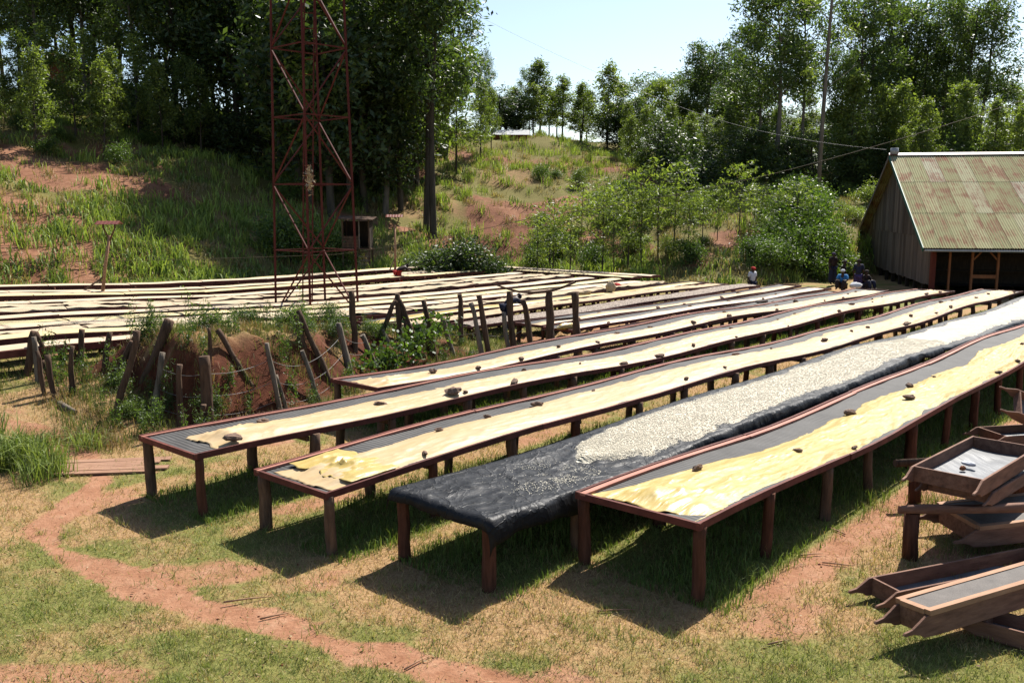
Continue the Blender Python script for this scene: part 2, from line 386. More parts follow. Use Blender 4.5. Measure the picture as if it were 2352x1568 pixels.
# ------------------------------------------------------------------ ground
PATH1 = [(-11, 16.4), (-9.32, 16.22), (-8.47, 16.11), (-7.34, 15.34), (-6.71, 14.43), (-6.32, 13.56), (-6.25, 12.31), (-6.23, 11.6), (-5.65, 10.83), (-4.88, 10.32), (-4.09, 9.76), (-3.42, 9.35), (-2.58, 8.87), (-1.82, 8.44), (-1.25, 8.3), (-.71, 7.97), (-.1, 7.77), (.8, 7.2)]
PATH2 = [(2.3, 9.6), (3.41, 10.43), (4.53, 11.79), (5.78, 13.26), (7.69, 15.32), (10.38, 18.11), (14, 22)]
def dist_poly(x, y, pl):
    d = np.full(np.shape(x), 1e9)
    for (ax, ay), (bx, by) in zip(pl[:-1], pl[1:]):
        vx, vy = bx - ax, by - ay; t = np.clip(((x - ax) * vx + (y - ay) * vy) / (vx * vx + vy * vy), 0, 1)
        d = np.minimum(d, np.hypot(x - ax - t * vx, y - ay - t * vy))
    return d
TABLES_NEAR = [  # left edge n, width, start s, end s
    (-6.30, 1.62, 8.24, 40.0), (-8.06, 1.50, 6.95, 41.0), (-10.24, 1.50, 6.45, 40.0), (-12.62, 1.52, 6.07, 39.5), (-14.45, 1.40, 10.9, 37.6)]
def ground_masks(x, y):
    """bare soil, greenness, freshly dug red earth: each 0..1"""
    s, n = sn(x, y)
    e = fbm(x * 1.1, y * 1.1, 21, 4) - .5
    p1 = ss(.30, .09, dist_poly(x, y, PATH1) + e * .5); p2 = ss(.85, .2, dist_poly(x, y, PATH2) + e * 1.1)
    bare = np.maximum(p1, p2 * .85)
    patch = ss(.56, .70, fbm(x * .8, y * .8, 31, 4)) * .62
    bare = np.maximum(bare, patch * (y < 40))
    green = .12 + .32 * ss(.44, .66, fbm(x * .45, y * .45, 41))
    green = green + .26 * ss(0, -5, x) * ss(12, 8.5, y) + .3 * ss(9, 7.6, y) * ss(1, 3, x) + .25 * ss(.46, .62, fbm(x * 1.3, y * 1.3, 44, 4))
    under = np.zeros(np.shape(x))
    for nl, w, s0, s1 in TABLES_NEAR:
        under = np.maximum(under, ss(-.25, .15, n - nl) * ss(w + .45, w + .1, n - nl) * ss(s0 - .2, s0 + .6, s))
    green = np.maximum(green, .9 * under); bare = bare * (1 - .8 * under)
    # field beyond the bank: worn turf between the tables
    fld = ss(-19, -20, n) * (n > -39.5) * (s < 41)
    green = np.where(fld > 0, .55, green)
    # bank
    wob = (fbm(x * .55, y * .55, 4) - .5) * 1.6
    nf = np.interp(s, [8, 11, 14, 20], [-15.3, -15.8, -17.0, -17.7])
    din = np.minimum(np.minimum(s - 8.3 + wob, nf - n + wob * .8), n + 20.3)
    red = ss(-.05, .2, din) * ss(1.6, .9, din) * (s < 18.5) * (s > 6) * ss(.30, .45, fbm(x * 1.4, y * 1.4, 51, 3) + .12)
    bare = np.maximum(bare, ss(.9, 1.3, din) * .25 * (s < 20))
    # hillside
    dd = np.maximum(-39.6 - n, s - 41.5 - 24 * ss(-24, -17, n)); hl = dd > 0
    u = x / np.maximum(y, 1); hb = ss(.56, .68, fbm(x * .10, y * .16, 61, 4) + .07 * ss(-.25, -.4, u))
    tilled = ss(.20, .05, np.abs(u + .55)) * ss(52, 47, y) * ss(37, 41, y)
    crest = ss(82, 90, y) * ss(-.1, 0, u) * ss(.3, .2, u)
    hb = np.clip(hb * (1 - crest) + .9 * tilled, 0, 1)
    red = np.where(hl, .25 + .45 * hb * ss(.35, .6, fbm(x * .3, y * .3, 77)), red); bare = np.where(hl, hb, bare); green = np.where(hl, np.maximum(.45 + .5 * ss(.35, .55, fbm(x * .2, y * .2, 71)), crest), green)
    return np.clip(bare, 0, 1), np.clip(green, 0, 1), np.clip(red, 0, 1)
def axis(segs):
    out = []
    for a, b, d in segs: out += list(np.arange(a, b, d))
    return np.array(out + [segs[-1][1]])
gx = axis([(-420, -140, 28), (-140, -50, 3), (-50, -14, .6), (-14, 14, .13), (14, 30, .4), (30, 70, 1.2), (70, 140, 5), (140, 420, 28)])
gy = axis([(-60, 4, 8), (4, 7, .4), (7, 31, .12), (31, 50, .4), (50, 100, .9), (100, 160, 5), (160, 700, 45)])
GX, GY = np.meshgrid(gx, gy, indexing='ij')
GZ = terr(GX, GY); gb = np.stack(ground_masks(GX, GY), -1).reshape(-1, 3)
me = np_mesh('ground', np.stack([GX, GY, GZ], -1), grid_faces(len(gx), len(gy)), M['ground'], gb, True)
tag(link('ground', me), kind='structure')

# ------------------------------------------------------------------ drying tables
def wobz(s, k): return .05 * math.sin(s * .31 + k * 1.7) + .03 * math.sin(s * .83 + k * 3.1)
def leg_meshes(mat, n=5, r=.066, pre='leg'):
    out = []
    for i in range(n):
        lx, ly = random.uniform(-.06, .06), random.uniform(-.06, .06)
        pts = [(lx * t + .006 * math.sin(9 * t + i), ly * t + .006 * math.cos(7 * t + i), t) for t in (0, .12, .35, .6, .85, 1.0)]
        rr = [r * random.uniform(.97, 1.06) * (1.12 - .12 * t) for t in (0, .12, .35, .6, .85, 1)]
        mbl = MB().tube(pts, rr, 11, .05); sh_ = [random.uniform(.84, 1.14) for _ in range(11)]
        for q in range(66):
            c_ = pts[q // 11]; mbl.v[q] = (c_[0] + (mbl.v[q][0] - c_[0]) * sh_[q % 11], c_[1] + (mbl.v[q][1] - c_[1]) * sh_[q % 11], mbl.v[q][2])
        out.append(mbl.mesh(pre, mat))
    return out
LEG = leg_meshes(M['leg']); LEGR = leg_meshes(M['leg_red']); LEGF = leg_meshes(M['leg_red'], 4, .05)
def put_leg(root, x, y, top, meshes):
    g = tz(x, y) - .08
    o = link('leg', random.choice(meshes), root, Vector((x, y, g)) - root.location)
    k = random.uniform(.85, 1.2); o.scale = (k, k, max(top - g, .2)); o.rotation_euler = (0, 0, random.uniform(0, 6.28))
def table(label, nl, w, s0, s1, k, step=1.7, group=None, detail=True, h=.85, zfun=None, wk=1.0, rh=.085, salmon=False, legs=None, rail=M['rail'], batt=M['batten']):
    c = P(s0, nl + w / 2); c = (c[0], c[1], tz(c[0], c[1]))
    root = empty('drying_table', c, label, 'drying table', group)
    zt = (lambda s: zfun(s) + wk * wobz(s, k)) if zfun else (lambda s: h + wk * wobz(s, k))
    # rails in boards
    L = 4.1; brd = []; s = s0
    while s < s1 - .1: brd.append((s, min(s + L, s1))); s += L
    for a, b in brd:
        ts = np.linspace(a, b - .012, 6)
        for side in (0, 1):
            n = nl + side * w; j = random.uniform(-.012, .012)
            MB().strip([P(t, n + j, zt(t) + .0305 - rh / 2 + random.uniform(-.004, .004)) for t in ts], .04, rh).build('side_rail', rail, root)
            if detail and (side == 0):
                MB().strip([P(t, n + j + .068 + .02 * salmon, zt(t) + .014) for t in ts], .05 + .03 * salmon, .03).build('inner_batten', batt, root)
    for e in (s0 + .02, s1 - .02):
        MB().beam(P(e, nl - .02, zt(e) - .015), P(e, nl + w + .02, zt(e) - .015), .04, .08).build('end_rail', rail, root)
    # net
    ds = .12 if detail else .6; ns = max(int((s1 - s0) / ds), 2); S = np.linspace(s0 + .03, s1 - .03, ns); T = np.linspace(.02, .98, 9)
    SS, TT = np.meshgrid(S, T, indexing='ij'); NN = nl + TT * w
    zz = np.array([zt(v) for v in S])[:, None] - .03 * np.sin(np.pi * TT) * (1 + .6 * np.sin(SS * 3.7)) * .6 + (vn(SS * 2.2, NN * 2.2, k) - .5) * .025
    X, Y = DX * SS + DY * NN, DY * SS - DX * NN
    me = np_mesh('net', np.stack([X - c[0], Y - c[1], zz - c[2]], -1), grid_faces(ns, 9), M['net'], None, True)
    link('net', me, root)
    # legs and crossbars
    s = s0 + .12
    while s < s1 + .05:
        for n in (nl + .05, nl + w - .05):
            q = s + random.uniform(-.1, .1) * (s > s0 + .5); q = min(max(q, s0 + .08), s1 - .08)
            p = P(q, n); put_leg(root, p[0], p[1], zt(q) - .035, legs or LEG)
        if detail and s > s0 + .5:
            MB().beam(P(s, nl + .06, zt(s) - .12), P(s, nl + w - .06, zt(s) - .12), .05, .07).build('crossbar', M['leg'], root)
        s += step * random.uniform(.93, 1.07)
    root['_z'] = 0; del root['_z']
    return root, zt
def sheet(name, label, cat, group, nl, w, s0, s1, zt, lo, hi, hump, mat, k, ds=.045, nt=40, ripple=.02, spread=0.0, wav=1.0):
    """a plastic sheet heaped over drying coffee: lo/hi = share of the table's width it covers"""
    ns = max(int((s1 - s0) / ds), 4); S = np.linspace(s0, s1, ns); T = np.linspace(0, 1, nt)
    a = nl + w * lo + wav * ((vn(S * .55, S * 0 + k, k) - .5) * .30 + (vn(S * 1.9, S * 0 + k, k + 2) - .5) * .10 + (vn(S * 6, S * 0, k + 8) - .5) * .05)
    b = nl + w * hi + wav * ((vn(S * .45, S * 0 + k + 9, k) - .5) * .16 + (vn(S * 1.7, S * 0 + k, k + 5) - .5) * .08 + (vn(S * 6, S * 0, k + 9) - .5) * .04)
    b = np.minimum(b, nl + w - .035)
    sp = np.exp(-(S - s0) / .8) * spread
    a = a * (1 - sp) + (nl + .10) * sp; b = b * (1 - sp) + (nl + w - .10) * sp
    NN = a[:, None] + (b - a)[:, None] * T[None]; SS = np.repeat(S[:, None], nt, 1)
    taper = ss(0, .5, S - s0) * ss(0, .4, s1 - S)
    prof = np.clip(np.minimum(T / .3, (1 - T) / .22), 0, 1); prof = prof * prof * (3 - 2 * prof)
    hv = hump * (.65 + .7 * vn(S * .7, S * 0, k + 11)) * (.04 + .96 * taper)
    z = np.array([zt(v) for v in S])[:, None] - .02 + hv[:, None] * prof[None]
    cr = lambda v, p: (1 - np.abs(2 * v - 1))**p
    r1 = cr(vn(SS * .55 + NN * .5, NN * 7.5 - SS * .35 + 1.5 * vn(SS * .8, NN, k), k), 6)
    r2 = cr(vn(SS * 1.7 - NN * 3.5, NN * 5 + SS * 1.6, k + 4), 7)
    r3 = cr(vn(SS * 6 + NN * 5, NN * 13 - SS * 2, k + 6), 4)
    r4 = vn(SS * 1.3, NN * 2.2, k + 15) - .5
    nearend = np.exp(-(SS - s0) / .8) * (spread > 0)
    amp = ripple * (1 + 2.6 * nearend) * (.3 + .7 * taper[:, None])
    z = z + amp * (.9 * r1 + .7 * r2 + .28 * r3 + .7 * r4) * (.3 + .7 * np.sin(np.pi * T)[None]) + .012
    SS = SS + (vn(NN * 4, NN * 0 + k, k) - .5) * .16 * (np.exp(-(SS - s0) / .3) - np.exp(-(s1 - SS) / .3))
    X, Y = DX * SS + DY * NN, DY * SS - DX * NN
    c = (float(X[0, nt // 2]), float(Y[0, nt // 2]), float(z[0, nt // 2]))
    V = np.stack([X - c[0], Y - c[1], z - c[2]], -1).reshape(-1, 3)
    me = np_mesh(name, V, grid_faces(ns, nt), mat, None, True)
    o = link(name, me, None, c); tag(o, label, cat, group)
    m = o.modifiers.new('thick', 'SOLIDIFY'); m.thickness = .004; m.offset = 1
    top = lambda s, t: (float(np.interp(s, S, a + (b - a) * t)), float(np.interp(s, S, z[:, int(round(t * (nt - 1)))])))
    return o, top
def stone_meshes(n=6):
    out = []
    for i in range(n):
        V = []; F = []; nu, nv = 8, 6
        for a in range(nv + 1):
            for b in range(nu):
                th = math.pi * a / nv; ph = 2 * math.pi * b / nu
                r = 1 + random.uniform(-.22, .22) if 0 < a < nv else 1
                V.append((math.sin(th) * math.cos(ph) * r, math.sin(th) * math.sin(ph) * r * .72, math.cos(th) * r * .5))
        for a in range(nv):
            for b in range(nu): F.append([a * nu + b, (a + 1) * nu + b, (a + 1) * nu + (b + 1) % nu, a * nu + (b + 1) % nu])
        out.append(MB().add(V, F).mesh('stone', M['stone']))
    return out
STONE = stone_meshes()
def stone(s, n, z, size, label, group):
    p = P(s, n, z + size * .36); o = link('stone', random.choice(STONE), None, p)
    o.scale = (size * random.uniform(.8, 1.5), size * random.uniform(.75, 1.15), size * random.uniform(.7, 1.15)); o.rotation_euler = (random.uniform(-.2, .2), random.uniform(-.2, .2), random.uniform(0, 6.28))
    return tag(o, label, 'stone', group)
TN = TABLES_NEAR
near_desc = ['outermost of the long tables, with a salmon inner rail, beside the wooden trays', 'long drying table hidden under black plastic with white coffee on top',
             'long table between the black-sheeted table and the next yellow-sheeted one', 'long red-railed table whose sheet end curls open like a sleeve',
             'red-railed table starting beside the leaning fence posts of the earth bank']
ZT = []
for i, (nl, w, s0, s1) in enumerate(TN):
    r, zt = table(near_desc[i], nl, w, s0, s1, i, salmon=(i == 0), legs=LEGR + LEG[:2] if i < 2 else LEG + LEGR[:1]); ZT.append(zt)
specs = [(0, .36, .985, .045, 'yellow', 'crumpled bright yellow plastic sheet on the table beside the wooden trays', 1.0, .024),
         (2, .28, .985, .05, 'cream', 'faded cream plastic sheet with a folded yellow end beside the black-sheeted table', .7, .022),
         (3, .30, .985, .05, 'cream', 'yellow plastic sheet with an open curled end and a big stone', .25, .024),
         (4, .38, .99, .045, 'cream', 'yellow plastic sheet on the table starting beside the earth bank', .4, .022)]
TOPS = {}
for i, lo, hi, hu, mt, lb, spd, rp in specs:
    nl, w, s0, s1 = TN[i]
    TOPS[i] = sheet('plastic_sheet', lb, 'plastic sheet', 'yellow sheets on the long tables', nl, w, s0 + (.12 if i != 3 else .45), s1 - .4, ZT[i], lo, hi, hu, M[mt], i + 1, ripple=rp, spread=spd)[1]
# the yellow end folded back over the cream sheet of the third table
nl, w, s0, s1 = TN[2]
sheet('folded_sheet_end', 'crumpled yellow sheet end folded back at the corner of the cream sheet', 'plastic sheet', None, nl, w, s0 + .42, s0 + 1.25, lambda s: ZT[2](s) + .045, .10, .99, .035, M['yellow'], 23, .025, 44, .030, .3)
# stones: several along both edges of each sheet, as heavy things holding it down
sd = {0: 'brown stone weighing down the bright yellow sheet beside the wooden trays', 2: 'brown stone weighing down the cream sheet beside the black-sheeted table',
      3: 'brown stone on the yellow sheet with the open curled end', 4: 'brown stone on the yellow sheet beside the earth bank'}
for i in (0, 2, 3, 4):
    nl, w, s0, s1 = TN[i]; s = s0 + 1.6 + random.uniform(0, .6)
    while s < s1 - .6:
        t = random.choice([.04, .5, .93, .93, .85, .1])
        n, z = TOPS[i](s, t); stone(s, n, z, random.choice([.045, .06, .07, .085, .11]), sd[i], 'stones holding the yellow sheets')
        s += random.uniform(.9, 2.1)
n, z = TOPS[3](6.9, .55); stone(6.75, n + .35, z - .03, .13, 'pale brown stone beside the open curled sheet end', None)
n, z = TOPS[3](11.2, .8); stone(11.2, n, z, .17, 'largest brown stone lying on the yellow sheet with the curled end', None)

# black plastic over the second table and the white parchment coffee on it
nl, w, s0, s1 = TN[1]; k = 50
ns = int((s1 - s0 + .1) / .045); S = np.linspace(s0 - .06, s1, ns)
prof = [(-.07, -.13), (-.065, -.07), (-.055, -.02), (-.045, 0)] + [(t * w, 0) for t in np.linspace(0, 1, 40)] + [(w + .02, 0), (w + .045, -.004), (w + .055, -.03), (w + .07, -.08), (w + .08, -.14), (w + .085, -.2), (w + .08, -.27)]
nt = len(prof); pn = np.array([p[0] for p in prof]); pz = np.array([p[1] for p in prof])
SS = np.repeat(S[:, None], nt, 1); NN = nl + np.repeat(pn[None], ns, 0); zz = np.array([ZT[1](v) for v in S])[:, None] + .048 + np.repeat(pz[None], ns, 0)
drape = (pz < -.005) & (pn > 0); dl_ = np.clip(.25 + 1.35 * vn(S * .5, S * 0, k) + .5 * (vn(S * 1.9, S * 0, k + 1) - .5), .15, 1.5)
zz[:, drape] = np.array([ZT[1](v) for v in S])[:, None] + .048 + pz[drape][None] * dl_[:, None]
NN[:, drape] += (vn(SS * 2.5, NN * 5, k)[:, drape] - .2) * .07 + (vn(SS * 9, NN * 3, k + 2)[:, drape] - .3) * .035
tm = np.sin(np.pi * np.clip(pn / w, 0, 1))[None]
zz = zz - .018 * tm
r1 = 1 - np.abs(2 * vn(SS * 2.2 + NN, NN * 2.4 - SS, k) - 1); r2 = 1 - np.abs(2 * vn(SS * 5 - NN * 2, NN * 5 + SS * 2, k + 3) - 1)
ef = (.25 + .75 * np.clip(tm * 2.2, 0, 1))
zz = zz + ef * (.020 * r1**5 + .018 * r2**6 + .012 * (1 - np.abs(2 * vn(SS * 11 + NN * 6, NN * 9 - SS * 4, k + 5) - 1))**4 + .016 * (vn(SS * 2, NN * 2, k + 7) - .5))
zz[:2] -= .02; zz[0] -= .10
X, Y = DX * SS + DY * NN, DY * SS - DX * NN; c = P(s0, nl, .85)
me = np_mesh('black_plastic_sheet', np.stack([X - c[0], Y - c[1], zz - c[2]], -1), grid_faces(ns, nt), M['black'], None, True)
o = link('black_plastic_sheet', me, None, c); tag(o, 'shiny black plastic sheet draped over a long table under white coffee', 'plastic sheet')
o.modifiers.new('thick', 'SOLIDIFY').thickness = .004
# heap of white coffee
nt = 30; hs0 = s0 + 2.55; S = np.linspace(hs0, s1 - .4, int((s1 - hs0) / .06)); ns = len(S); T = np.linspace(0, 1, nt)
open_ = ss(0, 1.0, S - hs0)**.5
a = nl + w * (.5 - .40 * open_) + (vn(S * 1.2, S * 0, 60) - .5) * .16 * open_ + (vn(S * 5, S * 0, 66) - .5) * .05
b = nl + w * (.5 + .44 * open_) + (vn(S * 1.2, S * 0, 61) - .5) * .12 * open_ + (vn(S * 5, S * 0, 67) - .5) * .05
NN = a[:, None] + (b - a)[:, None] * T; SS = np.repeat(S[:, None], nt, 1)
base = np.array([ZT[1](v) for v in S])[:, None] + .048 - .03 * np.sin(np.pi * np.clip((NN - nl) / w, 0, 1))
base = base + 0 * NN
edge = np.minimum(np.minimum(T, 1 - T)[None] * (b - a)[:, None], (SS - hs0)) ; hh = ss(-.02, .22, edge)
zz = base + .003 + .068 * hh + hh * ((fbm(SS * 3, NN * 3.4, 62) - .5) * .035 + (fbm(SS * 9, NN * 9, 63) - .5) * .022)
X, Y = DX * SS + DY * NN, DY * SS - DX * NN; c = P(hs0, nl, .85)
me = np_mesh('white_coffee', np.stack([X - c[0], Y - c[1], zz - c[2]], -1), grid_faces(ns, nt), M['beans'], None, True)
tag(link('white_coffee', me, None, c), 'layer of white parchment coffee spread on the black plastic', 'coffee beans', kind='stuff')
# loose beans: over the near part of the layer, along its edge and spilt on the black plastic
oc = np.array([(1, 0, 0), (-1, 0, 0), (0, 1, 0), (0, -1, 0), (0, 0, 1), (0, 0, -1)], float) * [1, .7, .55]
of = np.array([(0, 2, 4), (2, 1, 4), (1, 3, 4), (3, 0, 4), (2, 0, 5), (1, 2, 5), (3, 1, 5), (0, 3, 5)])
nb = 26000
bs = hs0 + 14 * rng.random(nb)**1.7; bt = rng.random(nb)
ia = np.interp(bs, S, a); ib = np.interp(bs, S, b); bn = ia + (ib - ia) * bt
bi = np.clip(((bs - S[0]) / (S[1] - S[0])).round().astype(int), 0, ns - 1); bj = np.clip((bt * (nt - 1)).round().astype(int), 0, nt - 1)
bz = zz[bi, bj] + .006
n2 = 900
s2 = np.concatenate([hs0 - .1 - np.abs(rng.normal(0, .5, n2 // 2)), hs0 - .9 + rng.normal(0, .35, n2 // 2)]); m2 = np.concatenate([nl + w * rng.uniform(.2, .9, n2 // 2), nl + w * .72 + rng.normal(0, .16, n2 // 2)])
s2 = np.clip(s2, s0 + .1, None); m2 = np.clip(m2, nl + .05, nl + w - .03)
z2 = np.array([ZT[1](v) for v in s2]) + .048 - .03 * np.sin(np.pi * (m2 - nl) / w) + .02
bs, bn, bz = np.r_[bs, s2], np.r_[bn, m2], np.r_[bz, z2]; nb = len(bs)
q = rng.random((nb, 3)); ang = q[:, 0] * 6.283; szb = .0085 + .004 * q[:, 1]
ca, sa = np.cos(ang), np.sin(ang)
V = oc[None] * szb[:, None, None]; Vx = V[..., 0] * ca[:, None] - V[..., 1] * sa[:, None]; Vy = V[..., 0] * sa[:, None] + V[..., 1] * ca[:, None]
Vw = np.stack([Vx + (DX * bs + DY * bn)[:, None], Vy + (DY * bs - DX * bn)[:, None], V[..., 2] + bz[:, None]], -1)
F = (of[None] + 6 * np.arange(nb)[:, None, None]).reshape(-1, 3)
M['bean'] = simple('parchment_bean', (.92, .83, .63), (1.08, .99, .80), 30, rough=.7, bump=0)
tag(link('loose_coffee_beans', np_mesh('loose_coffee_beans', Vw, F, M['bean'])), 'loose pale coffee beans spilt over the black plastic', 'coffee beans', kind='stuff')

# narrower tables between the long ones and the far field
mid = [  # left edge, width, start, end, what lies on it, label
    (-15.85, 1.0, 21.5, 38.2, 'cream', 'narrow table with a thin pale sheet, next to the long tables'),
    (-17.3, 1.05, 20.9, 39.6, 'pink_cream', 'narrow table with a rolled sheet end behind the last fence post'),
    (-18.6, 1.05, 21.1, 39.4, 'cream', 'narrow table with yellow sheet, alongside the grey-brown coffee'),
    (-20.0, 1.05, 19.5, 38.2, 'beans', 'narrow table spread with grey-brown coffee, ending by the red-capped person'),
    (-21.6, .85, 18.6, 38.6, 'sack', 'narrow table heaped with beige sacking behind the grey-brown coffee'),
    (-22.75, .95, 18.2, 38.6, 'yellow', 'narrow table with yellow sheet, starting behind the posts of the bank')]
for j, (nl, w, s0, s1, what, lb) in enumerate(mid):
    r, zt = table(lb, nl, w, s0, s1, 10 + j, detail=False, step=1.6, legs=LEGF, batt=M['rail'], h=.60, wk=.6)
    if what == 'beans':
        ns = 240; S = np.linspace(s0 + .1, s1 - .15, ns); T = np.linspace(.05, .97, 12); SS, TT = np.meshgrid(S, T, indexing='ij'); NN = nl + w * TT
        z = np.array([zt(v) for v in S])[:, None] + .005 + .06 * ss(0, .15, np.minimum(TT - .05, .97 - TT)) + (fbm(SS * 2.2, NN * 3, 80) - .5) * .06
        X, Y = DX * SS + DY * NN, DY * SS - DX * NN
        me = np_mesh('grey_coffee', np.stack([X, Y, z], -1), grid_faces(ns, 12), M['beans_grey'], None, True)
        tag(link('grey_coffee', me), 'layer of grey-brown coffee spread along a whole narrow table', 'coffee beans', kind='stuff')
    else:
        lo, hi = [(.62, .97), (.40, .96), (.40, .95), None, (.06, .98), (.25, .98)][j]
        top = sheet('plastic_sheet', ['thin pale strip of plastic sheet along a narrow table edge', 'pinkish pale plastic sheet with a rolled end on a narrow table', 'yellow plastic sheet on the narrow table beside the grey-brown coffee', None,
              'beige sacking heaped along the narrow table behind the grey-brown coffee', 'yellow sheet on the narrow table behind the posts of the bank'][j], 'plastic sheet', None,
              nl, w, s0 + .1, s1 - .3, zt, lo, hi, .05, M[what], 30 + j, .12, 14, .014 if j != 4 else .05)[1]
        s = s0 + 2
        while s < s1 - 1 and j < 3:
            n, z = top(s, random.choice([.05, .9])); stone(s, n, z, random.uniform(.06, .11), 'stone holding down a sheet on one of the narrow tables', 'stones on the narrow tables'); s += random.uniform(1.5, 3.5)
MIDS = mid
# rolled sheet end and sacks
def lump(name, mat, loc, size, seed, label, cat, group=None, rot=0):
    r2 = np.random.default_rng(seed); nu, nv = 20, 14
    th = np.linspace(0.02, np.pi - .02, nv); ph = np.linspace(0, 2 * np.pi, nu, endpoint=False); TH, PH = np.meshgrid(th, ph, indexing='ij')
    r = 1 + .32 * (vn(PH * 1.3 + seed, TH * 2.2, seed) - .5) + .25 * (vn(np.cos(PH) * 3 + TH * 2, np.sin(PH) * 3 + 7, seed + 1) - .5)
    V = np.stack([np.sin(TH) * np.cos(PH) * r * size[0], np.sin(TH) * np.sin(PH) * r * size[1], np.cos(TH) * r * size[2]], -1).reshape(-1, 3)
    F = [[a * nu + b, (a + 1) * nu + b, (a + 1) * nu + (b + 1) % nu, a * nu + (b + 1) % nu] for a in range(nv - 1) for b in range(nu)]
    o = link(name, np_mesh(name, V, np.array(F), mat, None, True), None, loc); o.rotation_euler = (0, 0, rot)
    return tag(o, label, cat, group)
lump('rolled_sheet', M['yellow'], P(21.0, -16.5, .72), (.42, .11, .09), 5, 'rolled-up yellow sheet end at the start of a narrow table', 'plastic sheet', rot=.75)
lump('sack', M['sack'], P(31.2, -22.2, .86), (.2, .15, .24), 6, 'full pale sack standing on a table among the far rows', 'sack')
lump('sack', M['sack'], P(29.6, -22.3, .74), (.42, .18, .11), 8, 'slumped pale sack lying beside the standing sack', 'sack', rot=.9)

# far field: rows of narrow tables, each covered by single sheets
far = [  # centre n, start, end, cover
    (-20.65, 1.5, 15.2, 'pale'), (-23.2, 2.5, 36.6, 'beige'), (-24.55, 3, 36.8, 'pale'), (-25.9, 3.5, 36.9, 'yellow'),
    (-27.3, 4, 36.6, 'pale'), (-28.9, 4, 36.8, 'beige'), (-30.4, 5, 36.5, 'beige'), (-32.0, 5, 36.6, 'pale'), (-36.4, 6, 36.9, 'pale'), (-34.8, 6, 36.6, 'yellow'), (-36.2, 7, 36.5, 'pale'), (-38.1, 8, 36.2, 'pale'), (-39.2, 8, 36.0, 'yellow')]
far = far + [(-22.0, 1.5, 15.2, 'yellow')]
def flat_sheet(L, W, seed, bumpy):
    ns, nt = int(L / .12), 10; S = np.linspace(0, L, ns); T = np.linspace(-W / 2, W / 2, nt); A, B = np.meshgrid(S, T, indexing='ij')
    z = .03 + (vn(A * .8, B * .8, seed) - .5) * .03
    if bumpy:
        z = z + .06 * (fbm(A * .9, B * 1.3, seed + 3) - .3) + .05 * (1 - np.abs(2 * vn(A * 1.1 + B, B * 2 - A * .4, seed + 5) - 1))**3
        B = B + (vn(A * 1.2, A * 0, seed + 9) - .5) * .14
    z = z - .03 * (np.abs(B) / W * 2)**4
    return np.stack([A, B, z], -1), grid_faces(ns, nt)
SH = {}
for kind, mat in (('pale', 'sheet_pale'), ('yellow', 'sheet_yellow'), ('beige', 'sheet_beige')):
    SH[kind] = []
    for q in range(4):
        Lq = 3.3 if kind != 'beige' else 3.6
        v, f = flat_sheet(Lq, .74, 100 + q * 7, kind == 'beige'); SH[kind].append((Lq, np_mesh('table_sheet', v, f, M[mat], None, True)))
fl = {'pale': 'flat pale sheet covering a stretch of a far table row', 'yellow': 'flat bright yellow sheet covering a stretch of a far table row', 'beige': 'lumpy beige sheet over coffee on a far table row'}
ORD = 'first second third fourth fifth sixth seventh eighth ninth tenth eleventh twelfth thirteenth fourteenth fifteenth'.split()
rank = {nc: i for i, nc in enumerate(sorted(f_[0] for f_ in far))}
for j, (nc, s0, s1, cov) in enumerate(far):
    zf = lambda s, nc=nc: .62 + tz(*P(s, nc)[:2]) * .92
    pts = np.linspace(s0, s1, 20); zs = np.array([zf(v) for v in pts]); zs = np.convolve(np.pad(zs, 3, 'edge'), np.ones(7) / 7, 'valid')
    if nc == -38.1: zs = zs + .12
    zfun = lambda s, pts=pts, zs=zs: float(np.interp(s, pts, zs))
    r, zt = table(f'narrow drying table under {cov} sheets, {ORD[rank[nc]]} row out from the hillside', nc - .42, .84, s0, s1, 20 + j, step=1.7, group='far drying tables in rows', detail=False, zfun=zfun, legs=LEGF, wk=.45, rh=.15)
    s = s0 + .1 + random.uniform(0, .4)
    while s < s1 - 1.0:
        Lq, me = random.choice(SH[cov]); L = min(Lq, s1 - .1 - s)
        p = P(s, nc, zt(s) + .04); o = link('table_sheet', me, None, p)
        tag(o, fl[cov].replace('a far table row', f'the {ORD[rank[nc]]} far table out from the hillside').replace('a stretch of the', 'a stretch of the'), 'sheet', f'{cov} sheets on the {ORD[rank[nc]]} far table')
        o.scale = (L / Lq, 1, 1); o.rotation_euler = (0, -math.atan((zt(s + L) - zt(s)) / L), math.atan2(DY, DX))
        s += L + .035
